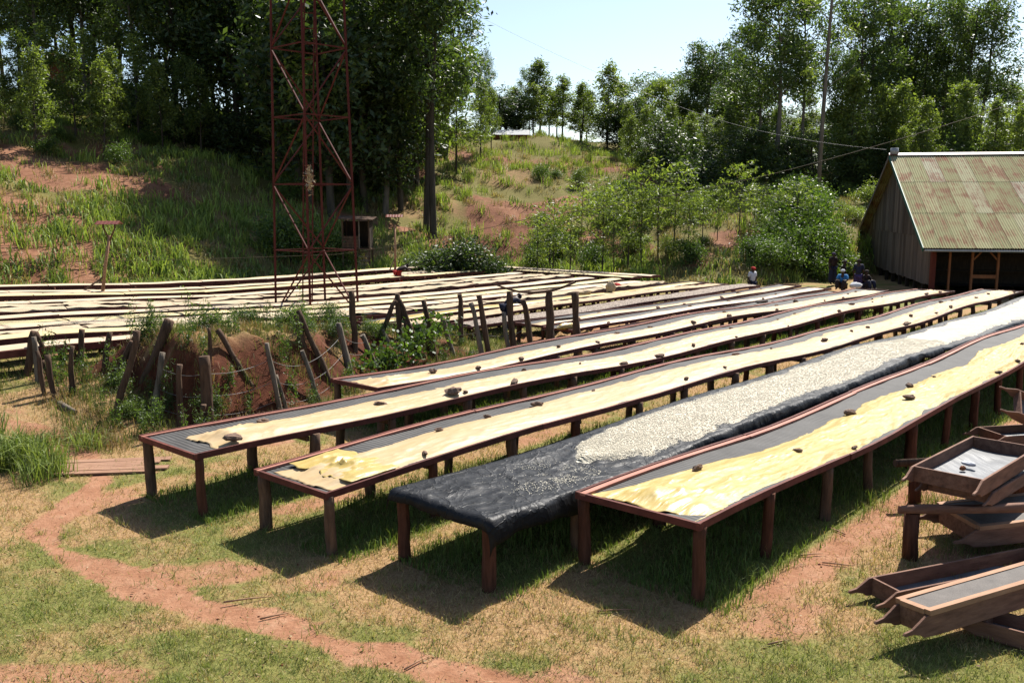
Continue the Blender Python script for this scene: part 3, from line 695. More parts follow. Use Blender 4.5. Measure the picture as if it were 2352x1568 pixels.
# two tables running across the far end
for q, (sc_, n0, n1, cov, lb) in enumerate([(39.7, -40.0, -25.5, 'pale', 'table running across the row ends in front of the hillside'), (38.3, -33.5, -25.7, 'yellow', 'short crosswise table with yellow sheets at the row ends')]):
    pc = P(sc_, n0); root = empty('drying_table', (pc[0], pc[1], tz(*pc[:2])), lb, 'drying table')
    for e in (-.5, .5):
        MB().beam(P(sc_ + e, n0, .62), P(sc_ + e, n1, .62), .045, .10).build('side_rail', M['rail'], root)
    for e in (n0, n1): MB().beam(P(sc_ - .46, e, .615), P(sc_ + .46, e, .615), .045, .095).build('end_rail', M['rail'], root)
    V = [P(sc_ - .47, n0, .61), P(sc_ + .47, n0, .61), P(sc_ + .47, n1, .61), P(sc_ - .47, n1, .61)]
    MB().add(V, [[0, 1, 2, 3]]).build('net', M['net'], root)
    n = n0 + .1
    while n < n1:
        for e in (-.45, .45): p = P(sc_ + e, n); put_leg(root, p[0], p[1], .59, LEGF)
        n += 1.6
    n = n0 + .05; ry = math.atan2(-DX, DY)
    while n < n1 - 1:
        Lq, me = random.choice(SH[cov]); L = min(Lq, n1 - n)
        o = link('table_sheet', me, None, P(sc_, n, .66)); o.rotation_euler = (0, 0, ry); o.scale = (L / Lq, .92, 1); tag(o, 'flat ' + cov + ' sheet on a table running across the row ends', 'sheet', 'sheets on the crosswise tables'); n += L + .04

# ------------------------------------------------------------------ fence posts of the earth bank
# base x, y, z, top x, y, z, thickness
POSTS = [[-10.22,18.83,0.32,-9.96,18.83,1.65,2.0],[-9.66,18.28,0.3,-9.66,18.28,1.61,1.0],[-9.67,19.27,0.32,-10.12,19.27,1.57,1.0],[-9.2,17.68,0.2,-9.29,17.68,1.42,1.0],[-9.39,18.73,0.31,-9.78,18.73,1.05,1.0],
    [-8.97,17.59,0.17,-9.05,17.59,1.35,1.0],[-8.81,17.9,0.18,-8.72,17.9,1.48,1.2],[-9.58,19.78,0.31,-9.38,19.78,1.56,1.2],[-8.72,19.15,0.45,-8.51,19.15,1.59,1.2],[-8.55,18.96,0.28,-7.96,18.96,1.43,1.3],
    [-7.71,17.22,0.0,-7.11,17.22,1.88,1.2],[-7.68,18.66,0.52,-7.04,18.66,1.91,2.0],[-7.1,17.62,-0.03,-6.81,17.62,1.4,1.5],[-6.24,16.7,-0.13,-6.17,16.7,1.32,1.1],[-5.75,17.05,-0.1,-5.83,17.05,1.42,2.0],
    [-5.94,17.58,0.78,-5.87,17.58,1.89,1.0],[-5.23,18.37,0.39,-5.98,18.37,1.75,1.1],[-4.77,18.46,-0.13,-5.02,18.46,1.46,1.1],[-4.67,18.58,-0.13,-4.86,18.58,0.78,1.0],[-5.22,17.73,-0.12,-5.91,17.73,0.6,1.2],
    [-6.0,16.83,-0.09,-5.78,16.83,0.54,1.1],[-4.14,19.48,-0.17,-4.54,19.48,1.14,1.3],[-4.04,20.33,0.06,-4.78,20.33,1.91,1.2],[-4.71,20.28,1.21,-4.8,20.28,1.82,1.4],[-3.88,22.34,0.54,-3.93,22.34,2.17,1.7],
    [-3.83,21.41,0.12,-4.1,21.41,1.49,1.5],[-3.46,22.73,0.18,-3.75,22.73,1.02,1.3],[-3.16,23.61,0.41,-3.38,23.61,1.04,1.3],[-3.04,24.3,0.5,-3.04,24.3,1.9,1.5],[-3.51,23.84,0.69,-3.06,23.84,1.77,1.2],
    [-2.38,24.3,0.01,-2.99,24.3,1.74,1.2],[-2.57,24.3,0.12,-2.98,24.3,1.57,1.2],[-2.01,24.3,-0.15,-2.37,24.3,1.74,1.5],[-2.2,24.62,-0.03,-2.28,24.62,1.33,1.7],[-1.59,25.22,-0.09,-1.94,25.22,1.15,1.4],
    [-1.47,26.48,0.1,-1.51,26.48,1.68,1.4],[-0.65,22.9,-0.14,-1.03,22.9,1.81,1.4],[-0.51,23.06,-0.14,-0.84,23.06,1.99,1.4],[-0.01,23.63,-0.15,-0.22,23.63,1.48,1.2],[0.08,23.74,-0.16,-0.06,23.74,2.02,1.7],
    [0.61,24.34,-0.16,0.31,24.34,1.74,1.4],[1.07,24.87,-0.15,1.02,24.87,1.89,2.0],[1.23,25.06,-0.15,1.02,25.06,1.47,1.2],[1.87,25.8,-0.16,1.76,25.8,1.81,2.0]]
def post_label(i, x, y):
    if i in (2, 4, 19, 29, 30, 31): return 'slanting brace pole propping a fence post on the earth bank', 'braces of the bank fence'
    if x < -7.5: return 'leaning wooden fence post at the grassy end of the earth bank', 'posts at the grassy end of the bank'
    if x < -3.3: return 'leaning wooden fence post along the bare red face of the bank', 'posts along the red bank face'
    if x > -1.1: return 'wooden post near the dead branch, between bank and narrow tables', 'posts under the dead branch'
    return 'wooden fence post beside the leafy vine on the bank', 'posts beside the vine'
for i, (bx, by, bz, tx, ty, tz_, r) in enumerate(POSTS):
    b, t = Vector((bx, by, bz)), Vector((tx, ty, tz_)); rad = .054 * r; k = 7 if i % 3 else 4
    b = b - (t - b).normalized() * .3
    pts = [b.lerp(t, f) + Vector((random.uniform(-.02, .02), random.uniform(-.02, .02), 0)) * (f > 0) for f in (0, .2, .45, .7, .9, 1)]
    mb = MB().tube(pts, [rad * random.uniform(.85, 1.15) * (1.1 - .2 * f) for f in (0, .2, .45, .7, .9, 1)], k, .16)
    lb, gr = post_label(i, bx, by)
    o = mb.build('fence_post', M['post_grey'] if i in (1, 12, 17, 18, 21, 25, 26, 27, 34, 36, 38, 42) else M['post'], None, (bx, by, bz)); tag(o, lb, 'post', gr)
def wire(name, pts, rad, mat, label, cat, sag=.06, group=None, n=10):
    out = []
    for a, b in zip(pts[:-1], pts[1:]):
        a, b = Vector(a), Vector(b)
        for k in range(n):
            t = k / n; p = a.lerp(b, t); p.z -= sag * 4 * t * (1 - t); out.append(p)
    out.append(Vector(pts[-1]))
    o = MB().tube(out, [rad] * len(out), 4, 0, False).build(name, mat, None, tuple(pts[0])); return tag(o, label, cat, group)
def on(i, f): return tuple(Vector(POSTS[i][:3]).lerp(Vector(POSTS[i][3:6]), f))
for fr in (.78, .5, .25):
    wire('fence_wire', [on(i, fr) for i in (12, 14, 17, 21, 25, 26)], .0045, M['wire'], 'sagging strand of wire strung along the red bank posts', 'wire', .09, 'wires on the bank fence')
for fr in (.62, .35):
    wire('fence_wire', [on(i, fr) for i in (34, 36, 38, 40, 42, 43)], .0045, M['wire'], 'strand of wire between the posts under the dead branch', 'wire', .05, 'wires by the dead branch')
MB().tube([(-.53, 23.6, 2.24), (-.08, 23.7, 2.08), (.19, 23.94, 1.99), (.57, 24.37, 1.93), (.96, 24.8, 1.92), (1.15, 24.87, 1.95), (1.44, 24.9, 2.04), (1.73, 24.9, 2.17)], [.018, .026, .03, .038, .04, .042, .038, .034], 7, .15).build('dead_branch', M['post'], None, (.96, 24.8, 1.9))
tag(bpy.data.objects['dead_branch'], 'curved dead branch laid across the tops of two posts', 'branch')
tag(MB().beam(on(41, .62), on(43, .62), .05, .06).build('cross_rail', M['post'], None, on(41, .62)), 'horizontal rail nailed between two posts under the branch', 'rail')
tag(MB().tube([(-8.75, 17.3, tz(-8.75, 17.3) + .04), (-8.3, 17.0, tz(-8.3, 17) + .05)], [.06, .05], 7, .1).build('fallen_log', M['post_grey'], None, (-8.75, 17.3, 0)), 'short fallen log lying in the grass below the posts', 'log')
M['bridge'] = simple('worn_bridge_board', (.30, .16, .10), (.50, .30, .20), 3, (1, 5, 5), .9, .1, .5, 9)
# plank bridge on the path
root = empty('plank_bridge', (-6.75, 14.3, tz(-6.75, 14.3)), 'weathered boards laid across the red footpath', 'plank bridge')
for i in range(5):
    y = 13.95 + i * .17
    MB().beam((-7.7 + random.uniform(-.1, .2), y, tz(-7.4, y) + .022), (-5.75 + random.uniform(-.2, .2), y + .25, tz(-6, y) + .025), .16, .03, jit=.008).build('plank', M['bridge'], root)

# ------------------------------------------------------------------ steel tower
TX, TY = -7.08, 33.0; tb = tz(TX, TY)
root = empty('steel_tower', (TX, TY, tb), 'tall red lattice steel tower standing among the far tables', 'tower')
def leg_at(k, z): 
    r = 1.50 - .021 * z; a = [(-1, 0), (.06, -1), (1, 0), (.0, 1)][k]
    return Vector((TX + a[0] * r, TY + a[1] * r, tb + z))
for k in range(4): MB().beam(leg_at(k, -.2), leg_at(k, 15.5), .06, .06, up=(.7, .7, 0)).build('tower_leg', M['tower'], root)
lv = [.25, 2.6, 4.93, 7.25, 9.6, 11.9, 14.2]
for j, z in enumerate(lv):
    for k in range(4):
        MB().beam(leg_at(k, z), leg_at((k + 1) % 4, z), .042, .042).build('crossbar', M['tower'], root)
        if j < len(lv) - 1:
            a, b = (k, (k + 1) % 4) if (j + k) % 2 == 0 else ((k + 1) % 4, k)
            MB().beam(leg_at(a, z + .05), leg_at(b, lv[j + 1] - .05), .045, .04).build('diagonal_brace', M['tower'], root)
lad = link('ladder', None, root); lad.empty_display_size = .1
for sx in (-.17, .17): MB().beam((TX - .35 + sx, TY - .05, tb + .1), (TX + .15 + sx, TY + .2, tb + 14.5), .04, .04).build('stile', M['tower'], lad)
z = .4
while z < 14.3:
    f = z / 14.4; x0 = TX - .35 + .5 * f; y0 = TY - .05 + .25 * f
    MB().beam((x0 - .17, y0, tb + z), (x0 + .17, y0, tb + z), .03, .03).build('rung', M['tower'], lad); z += .52
cb = leg_at(1, 5.05) + Vector((.12, -.05, 0)); rs_ = np.random.default_rng(8); q_ = rs_.normal(size=(150, 3)) * [.07, .07, .2]
d_ = rs_.normal(size=(150, 3)) * [.05, .05, .07]; e_ = rs_.normal(size=(150, 3)) * .012
tag(link('straw_bundle', np_mesh('straw_bundle', np.stack([q_ - d_, q_ + e_, q_ + d_, q_ - e_], 1), np.arange(600).reshape(-1, 4), M['sack']), None, tuple(cb)), 'yellowish bundle of dry stuff tied to the tower leg', 'bundle')

# ------------------------------------------------------------------ lamp poles with little roofs, hut, cables
def lamp_pole(base, top, brace, label):
    b, t = Vector(base), Vector(top); root = empty('lamp_pole', base, label, 'pole')
    MB().tube([b - Vector((0, 0, .2)), b.lerp(t, .5) + Vector((.03, 0, 0)), t - Vector((0, 0, .5))], [.07, .062, .05], 7, .08).build('pole', M['tray_pale'], root)
    f = t - Vector((0, 0, .5))
    for sx in (-1, 1): MB().tube([f - Vector((0, 0, .2)), f + Vector((sx * .22, 0, .3)), f + Vector((sx * .24, 0, .52))], [.035, .035, .035], 6).build('fork', M['leg'], root)
    V = []; nn = 13
    for i in range(nn):
        x = -.45 + .9 * i / (nn - 1); w = .012 * (i % 2)
        V += [(t.x + x, t.y - .28, t.z - .06 + w), (t.x + x, t.y + .0, t.z + .07 + w), (t.x + x, t.y + .3, t.z - .05 + w)]
    F = [[3 * i + q, 3 * i + 3 + q, 3 * i + 4 + q, 3 * i + 1 + q] for i in range(nn - 1) for q in (0, 1)]
    o = MB().add(V, F).build('little_roof', M['roof_red'], root); o.modifiers.new('thick', 'SOLIDIFY').thickness = .012
    if brace: MB().tube([Vector(brace), b.lerp(t, .38)], [.04, .035], 6, .1).build('brace', M['leg'], root)
lamp_pole((-16.3, 36.0, tz(-16.3, 36)), (-15.75, 36.0, 3.55), (-17.6, 35.4, tz(-17.6, 35.4)), 'leaning pole with a tiny red tin roof among the far tables')
lamp_pole((-6.35, 49.5, tz(-6.35, 49.5)), (-6.3, 49.5, 3.65), (-6.9, 49.0, tz(-6.9, 49)), 'upright forked pole with a tiny tin roof beside the lookout hut')
hx, hy = -8.9, 53.0; hz = tz(hx, hy); root = empty('lookout_hut', (hx, hy, hz), 'small dark plank hut on stilts at the foot of the hillside', 'hut')
fl_ = 1.75
for sx in (-.75, .75):
    for sy in (-.6, .6): MB().beam((hx + sx, hy + sy, hz - .2), (hx + sx, hy + sy, fl_ + 1.62), .09, .09).build('stilt', M['post'], root)
MB().box((hx, hy, fl_), (1.7, 1.4, .08)).build('floor', M['post'], root)
for i in range(4): MB().beam((hx - .75, hy - .64, fl_ + .14 + i * .17), (hx + .2, hy - .64, fl_ + .14 + i * .17), .03, .155).build('wall_board', M['post'], root)
MB().beam((hx - .75, hy + .62, fl_ + .8), (hx + .75, hy + .62, fl_ + .8), .03, 1.5).build('back_wall', M['dark_wood'], root)
for sx in (-.78, .78): MB().beam((hx + sx, hy - .58, fl_ + .8), (hx + sx, hy + .58, fl_ + .8), .03, 1.5).build('side_wall', M['dark_wood'], root)
MB().beam((hx + .2, hy - .66, fl_ + .05), (hx + .2, hy - .66, fl_ + 1.6), .06, .06).build('door_post', M['post_grey'], root)
MB().add([(hx - 1.1, hy - 1, fl_ + 1.72), (hx + 1.0, hy - 1, fl_ + 1.66), (hx + 1.0, hy + .9, fl_ + 1.8), (hx - 1.1, hy + .9, fl_ + 1.86)], [[0, 1, 2, 3]]).build('roof', M['post'], root).modifiers.new('thick', 'SOLIDIFY').thickness = .04
for i in range(5): MB().beam((hx + .15, hy - .85 - .1 * (4 - i) * .5, hz + .1 + i * .22), (hx + .8, hy - .85 - .1 * (4 - i) * .5, hz + .1 + i * .22), .05, .04).build('step', M['post_grey'], root)
wire('overhead_cable', [(-30, 40, 1.7), (-8.0, 42, 2.0), (1.0, 38, 3.75), (9.5, 34.0, 5.35), (18.5, 31.0, 8.2), (27, 28, 11.5)], .010, M['cable'], 'thick brown cable rising over the field past the shed roof', 'cable', .12)
wire('overhead_wire', [(-12, 86, 26), (10.5, 68, 11.9), (20.3, 50.6, 7.2)], .008, M['wire'], 'thin grey wire running from the wood down to the shed ridge', 'wire', .6, None, 16)

# ------------------------------------------------------------------ shed
F0 = Vector((19.45, 42.5, 0)); ge = Vector((.2, .98, 0)).normalized(); ee = Vector((ge.y, -ge.x, 0)); GW = 16.8; LEN = 17.0
ZB, ZE, ZR = .52, 2.62, 6.85
def S3(e, g, z): return F0 + ee * e + ge * g + Vector((0, 0, z))
root = empty('shed', tuple(S3(0, 0, 0)), 'grey plank shed with rusty green corrugated roof standing on stilts', 'shed')
roofz = lambda g: ZE + (ZR - ZE) * (1 - abs(g - GW / 2) / (GW / 2))
npk = 36; pw = GW / npk
for i in range(npk):
    g0, g1 = i * pw + .012, (i + 1) * pw - .012; gm = (g0 + g1) / 2; mid_ = 2.75 + .04 * random.random()
    top = min(roofz(g0), roofz(g1)) - .02; off = random.uniform(-.015, .015)
    for (za, zb, dx) in ((ZB + random.uniform(-.04, .04), min(mid_, top), 0), (mid_ - .03, top, -.026)):
        if zb - za < .1: continue
        a, b = S3(-.015 + dx + off, g0, 0), S3(-.015 + dx + off, g1, 0); th = ee * .022
        zt0, zt1 = (zb, zb) if zb < top else (roofz(g0) - .02, roofz(g1) - .02)
        V = []
        for d in (Vector((0, 0, 0)), th):
            V += [a + d + Vector((0, 0, za)), b + d + Vector((0, 0, za)), b + d + Vector((0, 0, zt1)), a + d + Vector((0, 0, zt0))]
        MB().add(V, [[0, 1, 2, 3][::-1], [4, 5, 6, 7], [0, 1, 5, 4], [1, 2, 6, 5], [2, 3, 7, 6], [3, 0, 4, 7]]).build('wall_plank', M['plank'], root)
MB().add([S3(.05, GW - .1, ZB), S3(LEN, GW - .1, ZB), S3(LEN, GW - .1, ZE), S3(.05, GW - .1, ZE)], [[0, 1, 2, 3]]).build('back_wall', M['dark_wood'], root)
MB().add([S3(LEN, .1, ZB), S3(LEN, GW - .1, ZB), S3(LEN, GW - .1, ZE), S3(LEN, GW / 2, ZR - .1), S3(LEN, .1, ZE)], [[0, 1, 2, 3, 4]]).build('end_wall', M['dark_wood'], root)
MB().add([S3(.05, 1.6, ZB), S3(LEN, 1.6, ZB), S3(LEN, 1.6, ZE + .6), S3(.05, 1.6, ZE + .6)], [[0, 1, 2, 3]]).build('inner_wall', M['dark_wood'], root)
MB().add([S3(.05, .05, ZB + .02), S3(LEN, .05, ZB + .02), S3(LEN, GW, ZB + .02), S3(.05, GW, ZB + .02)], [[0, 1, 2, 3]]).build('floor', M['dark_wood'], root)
MB().beam(S3(.08, .0, .1), S3(.08, .0, ZE - .05), .2, .2, up=(1, 0, 0)).build('corner_post', M['shed_red'], root)
for e, w, mt in ((.80, .08, 'door_wood'), (4.25, .2, 'shed_red'), (8.2, .2, 'shed_red'), (12.3, .2, 'shed_red')):
    MB().beam(S3(e, 0, .1), S3(e, 0, ZE - .06), w, w, up=(1, 0, 0)).build('front_post', M[mt], root)
MB().beam(S3(-.1, -.02, ZE - .06), S3(LEN, -.02, ZE - .06), .08, .14).build('eave_beam', M['dark_wood'], root)
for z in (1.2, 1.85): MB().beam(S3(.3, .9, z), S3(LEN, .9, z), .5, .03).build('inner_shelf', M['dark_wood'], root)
dr = link('door_frame', None, root)
for e in (1.75, 2.85): MB().beam(S3(e, -.05, .1), S3(e, -.05, 2.12), .09, .09, up=(1, 0, 0)).build('jamb', M['door_wood'], dr)
MB().beam(S3(1.7, -.05, 2.16), S3(2.9, -.05, 2.16), .09, .08).build('lintel', M['door_wood'], dr)
MB().beam(S3(1.8, -.05, .98), S3(2.8, -.05, .98), .07, .16).build('rail', M['door_wood'], dr)
for a, b in ((1.8, 2.12), (2.8, 2.48)): MB().beam(S3(a, -.05, 1.75), S3(b, -.05, 2.11), .06, .06).build('corner_brace', M['door_wood'], dr)
for g in (1.6, 3.4, 5.2, 7, 8.8, 10.6, 12.4, 14.2, 16.4):
    for e in (.1, 4, 8): p = S3(e, g, 0); MB().beam((p.x, p.y, tz(p.x, p.y) - .2), (p.x, p.y, ZB), .16, .16, up=(1, 0, 0)).build('stilt', M['dark_wood'], root)
# roof of corrugated sheets
ang = math.atan2(ZR - ZE, GW / 2); OH = .75; SLEN = (GW / 2 + OH) / math.cos(ang); rowL = SLEN / 3
nw = 7; shw = .78; nx = nw * 6 + 1
xs = np.linspace(0, shw, nx); zsx =   .019 * np.sin(xs / shw * nw * 2 * np.pi)
V = []; 
for yy in np.linspace(0, rowL + .09, 4): V += [(x, yy, z) for x, z in zip(xs, zsx)]
SHEETM = np_mesh('roof_sheet', np.array(V), grid_faces(4, nx), M['roof'], None, True)
for side in (0, 1):
    gd = ge if side == 0 else -ge; up = gd * math.cos(ang) + Vector((0, 0, math.sin(ang))); ex = ee if side == 0 else -ee
    nr = ex.cross(up); nr = nr if nr.z > 0 else -nr
    for c_ in range(int((LEN + .9) / (shw - .03))):
        for r in range(3):
            e = -.55 + c_ * (shw - .03); e0 = e if side == 0 else e + shw
            g = -OH if side == 0 else GW + OH
            o_ = S3(e0, g, ZE - OH * math.tan(ang) + .06) + up * (rowL * r + random.uniform(-.02, .02)) + nr * (.012 * r + .004 * (c_ % 2))
            m4 = Matrix(((ex.x, up.x, nr.x, o_.x), (ex.y, up.y, nr.y, o_.y), (ex.z, up.z, nr.z, o_.z), (0, 0, 0, 1)))
            ob = link('roof_sheet', SHEETM, root); ob.matrix_local = Matrix.Translation(-root.location) @ m4
top_z = ZE - OH * math.tan(ang) + .06 + SLEN * math.sin(ang) + .09
MB().add([S3(-.58, GW / 2 - .25, top_z - .1), S3(LEN + .3, GW / 2 - .25, top_z - .1), S3(LEN + .3, GW / 2, top_z + .03), S3(-.58, GW / 2, top_z + .03), S3(LEN + .3, GW / 2 + .25, top_z - .1), S3(-.58, GW / 2 + .25, top_z - .1)], [[0, 1, 2, 3], [3, 2, 4, 5]]).build('ridge_cap', M['roof_red'], root)
ez = ZE - OH * math.tan(ang)
MB().beam(S3(-.56, -OH - .02, ez - .02), S3(-.56, GW / 2, ez - .02 + SLEN * math.sin(ang)), .04, .2).build('barge_board', M['trim'], root)
MB().beam(S3(-.56, GW + OH + .02, ez - .02), S3(-.56, GW / 2, ez - .02 + SLEN * math.sin(ang)), .04, .2).build('barge_board', M['plank'], root)
MB().tube([S3(-.5, -OH - .06, ez - .06), S3(LEN, -OH - .06, ez - .09)], [.045, .045], 8).build('gutter', M['metal'], root)
MB().beam(S3(-.5, -OH + .05, ez - .02), S3(LEN, -OH + .05, ez - .02), .05, .12).build('fascia', M['dark_wood'], root)
MB().tube([S3(-.3, GW / 2, top_z - .05), S3(-.3, GW / 2, top_z + .3)], [.22, .2], 10).build('ridge_drum', M['metal'], root)

# ------------------------------------------------------------------ people
def skin_ob(name, mat, verts, edges, rad, parent, root_i=0):
    me = bpy.data.meshes.new(name); me.from_pydata(verts, edges, []); me.materials.append(mat)
    o = link(name, me, parent); md = o.modifiers.new('skin', 'SKIN'); md.use_smooth_shade = True
    for i, r in enumerate(rad): me.skin_vertices[0].data[i].radius = r if isinstance(r, tuple) else (r, r)
    me.skin_vertices[0].data[root_i].use_root = True
    o.modifiers.new('sub', 'SUBSURF').levels = 1; o.modifiers['sub'].render_levels = 1
    return o
POSES = {
 'stand': dict(pel=(0, 0, .92), sp=(0, 0, 1.12), ch=(0, .01, 1.3), nk=(0, 0, 1.45), hd=(0, -.02, 1.55), ht=(0, -.02, 1.63), sh=(.17, 0, 1.38), el=(.23, .03, 1.11), wr=(.2, -.06, .88), ha=(.19, -.1, .8), hp=(.09, 0, .87), kn=(.1, -.03, .47), an=(.1, .02, .08), to=(.11, -.12, .04)),
 'work': dict(pel=(0, .1, .92), sp=(0, .03, 1.11), ch=(0, -.03, 1.27), nk=(0, -.07, 1.41), hd=(0, -.12, 1.5), ht=(0, -.13, 1.58), sh=(.17, -.04, 1.35), el=(.22, -.16, 1.12), wr=(.14, -.38, .98), ha=(.12, -.46, .94), hp=(.09, .1, .87), kn=(.1, .05, .47), an=(.1, .08, .08), to=(.11, -.06, .04)),
 'bend': dict(pel=(0, .2, .9), sp=(0, .03, 1.02), ch=(0, -.14, 1.1), nk=(0, -.27, 1.14), hd=(0, -.36, 1.16), ht=(0, -.43, 1.17), sh=(.17, -.2, 1.1), el=(.2, -.3, .95), wr=(.13, -.48, .93), ha=(.11, -.56, .9), hp=(.09, .2, .86), kn=(.1, .1, .47), an=(.1, .14, .08), to=(.11, 0, .04)),
 'sit': dict(pel=(0, .12, .16), sp=(0, .1, .36), ch=(0, .06, .54), nk=(0, .03, .69), hd=(0, 0, .79), ht=(0, -.01, .87), sh=(.17, .05, .62), el=(.24, -.08, .42), wr=(.16, -.28, .42), ha=(.12, -.36, .44), hp=(.1, .1, .15), kn=(.15, -.32, .42), an=(.13, -.42, .07), to=(.13, -.56, .05))}
def person(loc, yaw, pose, label, top, low, hat, group=None, skirt=False, k=1.0):
    root = empty('person', loc, label, 'person', group); root.rotation_euler = (0, 0, yaw); root.scale = (k, k, k)
    q = POSES[pose]; m = lambda p: (-p[0], p[1], p[2])
    V = [q['pel'], q['sp'], q['ch'], q['nk'], q['hd'], q['ht']]; Ed = [(0, 1), (1, 2), (2, 3), (3, 4), (4, 5)]; Rr = [(.13, .1), (.12, .09), (.14, .1), .05, .085, .07]
    for f in (lambda p: p, m):
        b = len(V); V += [f(q['sh']), f(q['el']), f(q['wr']), f(q['ha'])]; Ed += [(2, b), (b, b + 1), (b + 1, b + 2), (b + 2, b + 3)]; Rr += [.06, .045, .033, .04]
        b = len(V); V += [f(q['hp']), f(q['kn']), f(q['an']), f(q['to'])]; Ed += [(0, b), (b, b + 1), (b + 1, b + 2), (b + 2, b + 3)]; Rr += [.085, .06, .042, .035]
    skin_ob('body', M['skin'], V, Ed, Rr, root)
    Vs = [q['pel'], q['sp'], q['ch']]; Es = [(0, 1), (1, 2)]; Rs = [(.17, .135), (.16, .125), (.175, .13)]
    for f in (lambda p: p, m):
        b = len(Vs); e = Vector(f(q['sh'])).lerp(Vector(f(q['el'])), .85); Vs += [f(q['sh']), tuple(e)]; Es += [(2, b), (b, b + 1)]; Rs += [.085, .075]
    skin_ob('shirt', M[top], Vs, Es, Rs, root)
    Vl = [q['pel']]; El = []; Rl = [(.165, .135)]
    for f in (lambda p: p, m):
        b = len(Vl); Vl += [f(q['hp']), f(q['kn']), f(q['an'])]; El += [(0, b), (b, b + 1), (b + 1, b + 2)]; Rl += [.12, .10 + .05 * skirt, .075 + .06 * skirt]
    skin_ob('skirt' if skirt else 'trousers', M[low], Vl, El, Rl, root)
    h = Vector(q['hd']); up = (Vector(q['ht']) - h).normalized()
    cap = [h + up * t for t in (.03, .07, .11, .13)]
    o = MB().tube(cap, [.108, .105, .075, .02], 10).build('headwear', M[hat], None); o.parent = root
    # face: nose, eyes
    fw = Vector((0, -1, 0)); fw = (fw - up * fw.dot(up)).normalized(); sd_ = up.cross(fw)
    nm = MB().tube([h + fw * .075 + up * .01, h + fw * .108 - up * .025, h + fw * .08 - up * .03], [.008, .016, .01], 6).build('nose', M['skin'], None); nm.parent = root
    for s_ in (-1, 1):
        e = h + fw * .085 + sd_ * .034 * s_ + up * .012
        eb = MB().tube([e - fw * .01, e + fw * .006], [.011, .006], 6).build('eye', M['white_cloth'], None); eb.parent = root
    if hat == 'red_cloth':
        o = MB().tube([h + up * .04 + fw * .07, h + up * .03 + fw * .19], [.085, .03], 8).build('cap_peak', M['red_cloth'], None); o.parent = root; 
    return root
person((11.0, 41.8, tz(11.0, 41.8)), .5, 'stand', 'person in white shirt and red cap standing behind the grey-brown coffee', 'white_cloth', 'navy_cloth', 'red_cloth', None, False, .93)
person((16.9, 48.2, tz(16.9, 48.2)), .3, 'stand', 'standing person in dark clothes and pale headscarf beside the bushes', 'dark_cloth', 'navy_cloth', 'purple_cloth', None, True, 1.02)
person((16.9, 44.6, tz(16.9, 44.6)), 2.9, 'stand', 'person in dark blue standing with back turned at the shed corner', 'navy_cloth', 'purple_cloth', 'dark_cloth', None, True, 1.0)
person((16.3, 44.9, tz(16.3, 44.9)), 1.2, 'stand', 'person in dark red brown leaning beside the one in dark blue', 'dark_cloth', 'dark_cloth', 'dark_cloth', None, True, .95)
person((15.7, 43.4, tz(15.7, 43.4) + .3), -.6, 'sit', 'seated person in blue top with white cap beside the shed', 'blue_cloth', 'dark_cloth', 'white_cloth', None, False, 1.05)
person((17.3, 44.6, tz(17.3, 44.6) + .2), .4, 'sit', 'seated person in dark clothes in the shade of the shed', 'dark_cloth', 'navy_cloth', 'dark_cloth', None, False, 1.05)
person((-.06, 30.8, tz(-.06, 30.8)), 2.3, 'bend', 'person with dark blue headscarf bending over a beige sheeted table', 'navy_cloth', 'navy_cloth', 'navy_cloth', None, True)
person((-5.6, 46.0, tz(-5.6, 46.0)), 2.3, 'bend', 'person with dark head bending over a far table near the forked pole', 'dark_cloth', 'red_cloth', 'dark_cloth', None, True)
lump('white_bundle', M['white_cloth'], (16.2, 43.0, tz(16.2, 43) + .5), (.30, .2, .15), 17, 'white cloth bundle beside the seated person in blue', 'bundle')
lump('red_cloth_heap', M['red_cloth'], P(33.0, -23.2, .75), (.25, .15, .1), 19, 'small heap of red cloth on a table among the far rows', 'cloth')
lump('dark_cloth_heap', M['dark_cloth'], P(31.2, -15.4, .72), (.4, .16, .06), 20, 'black crumpled cloth lying on a narrow table', 'cloth', rot=.8)

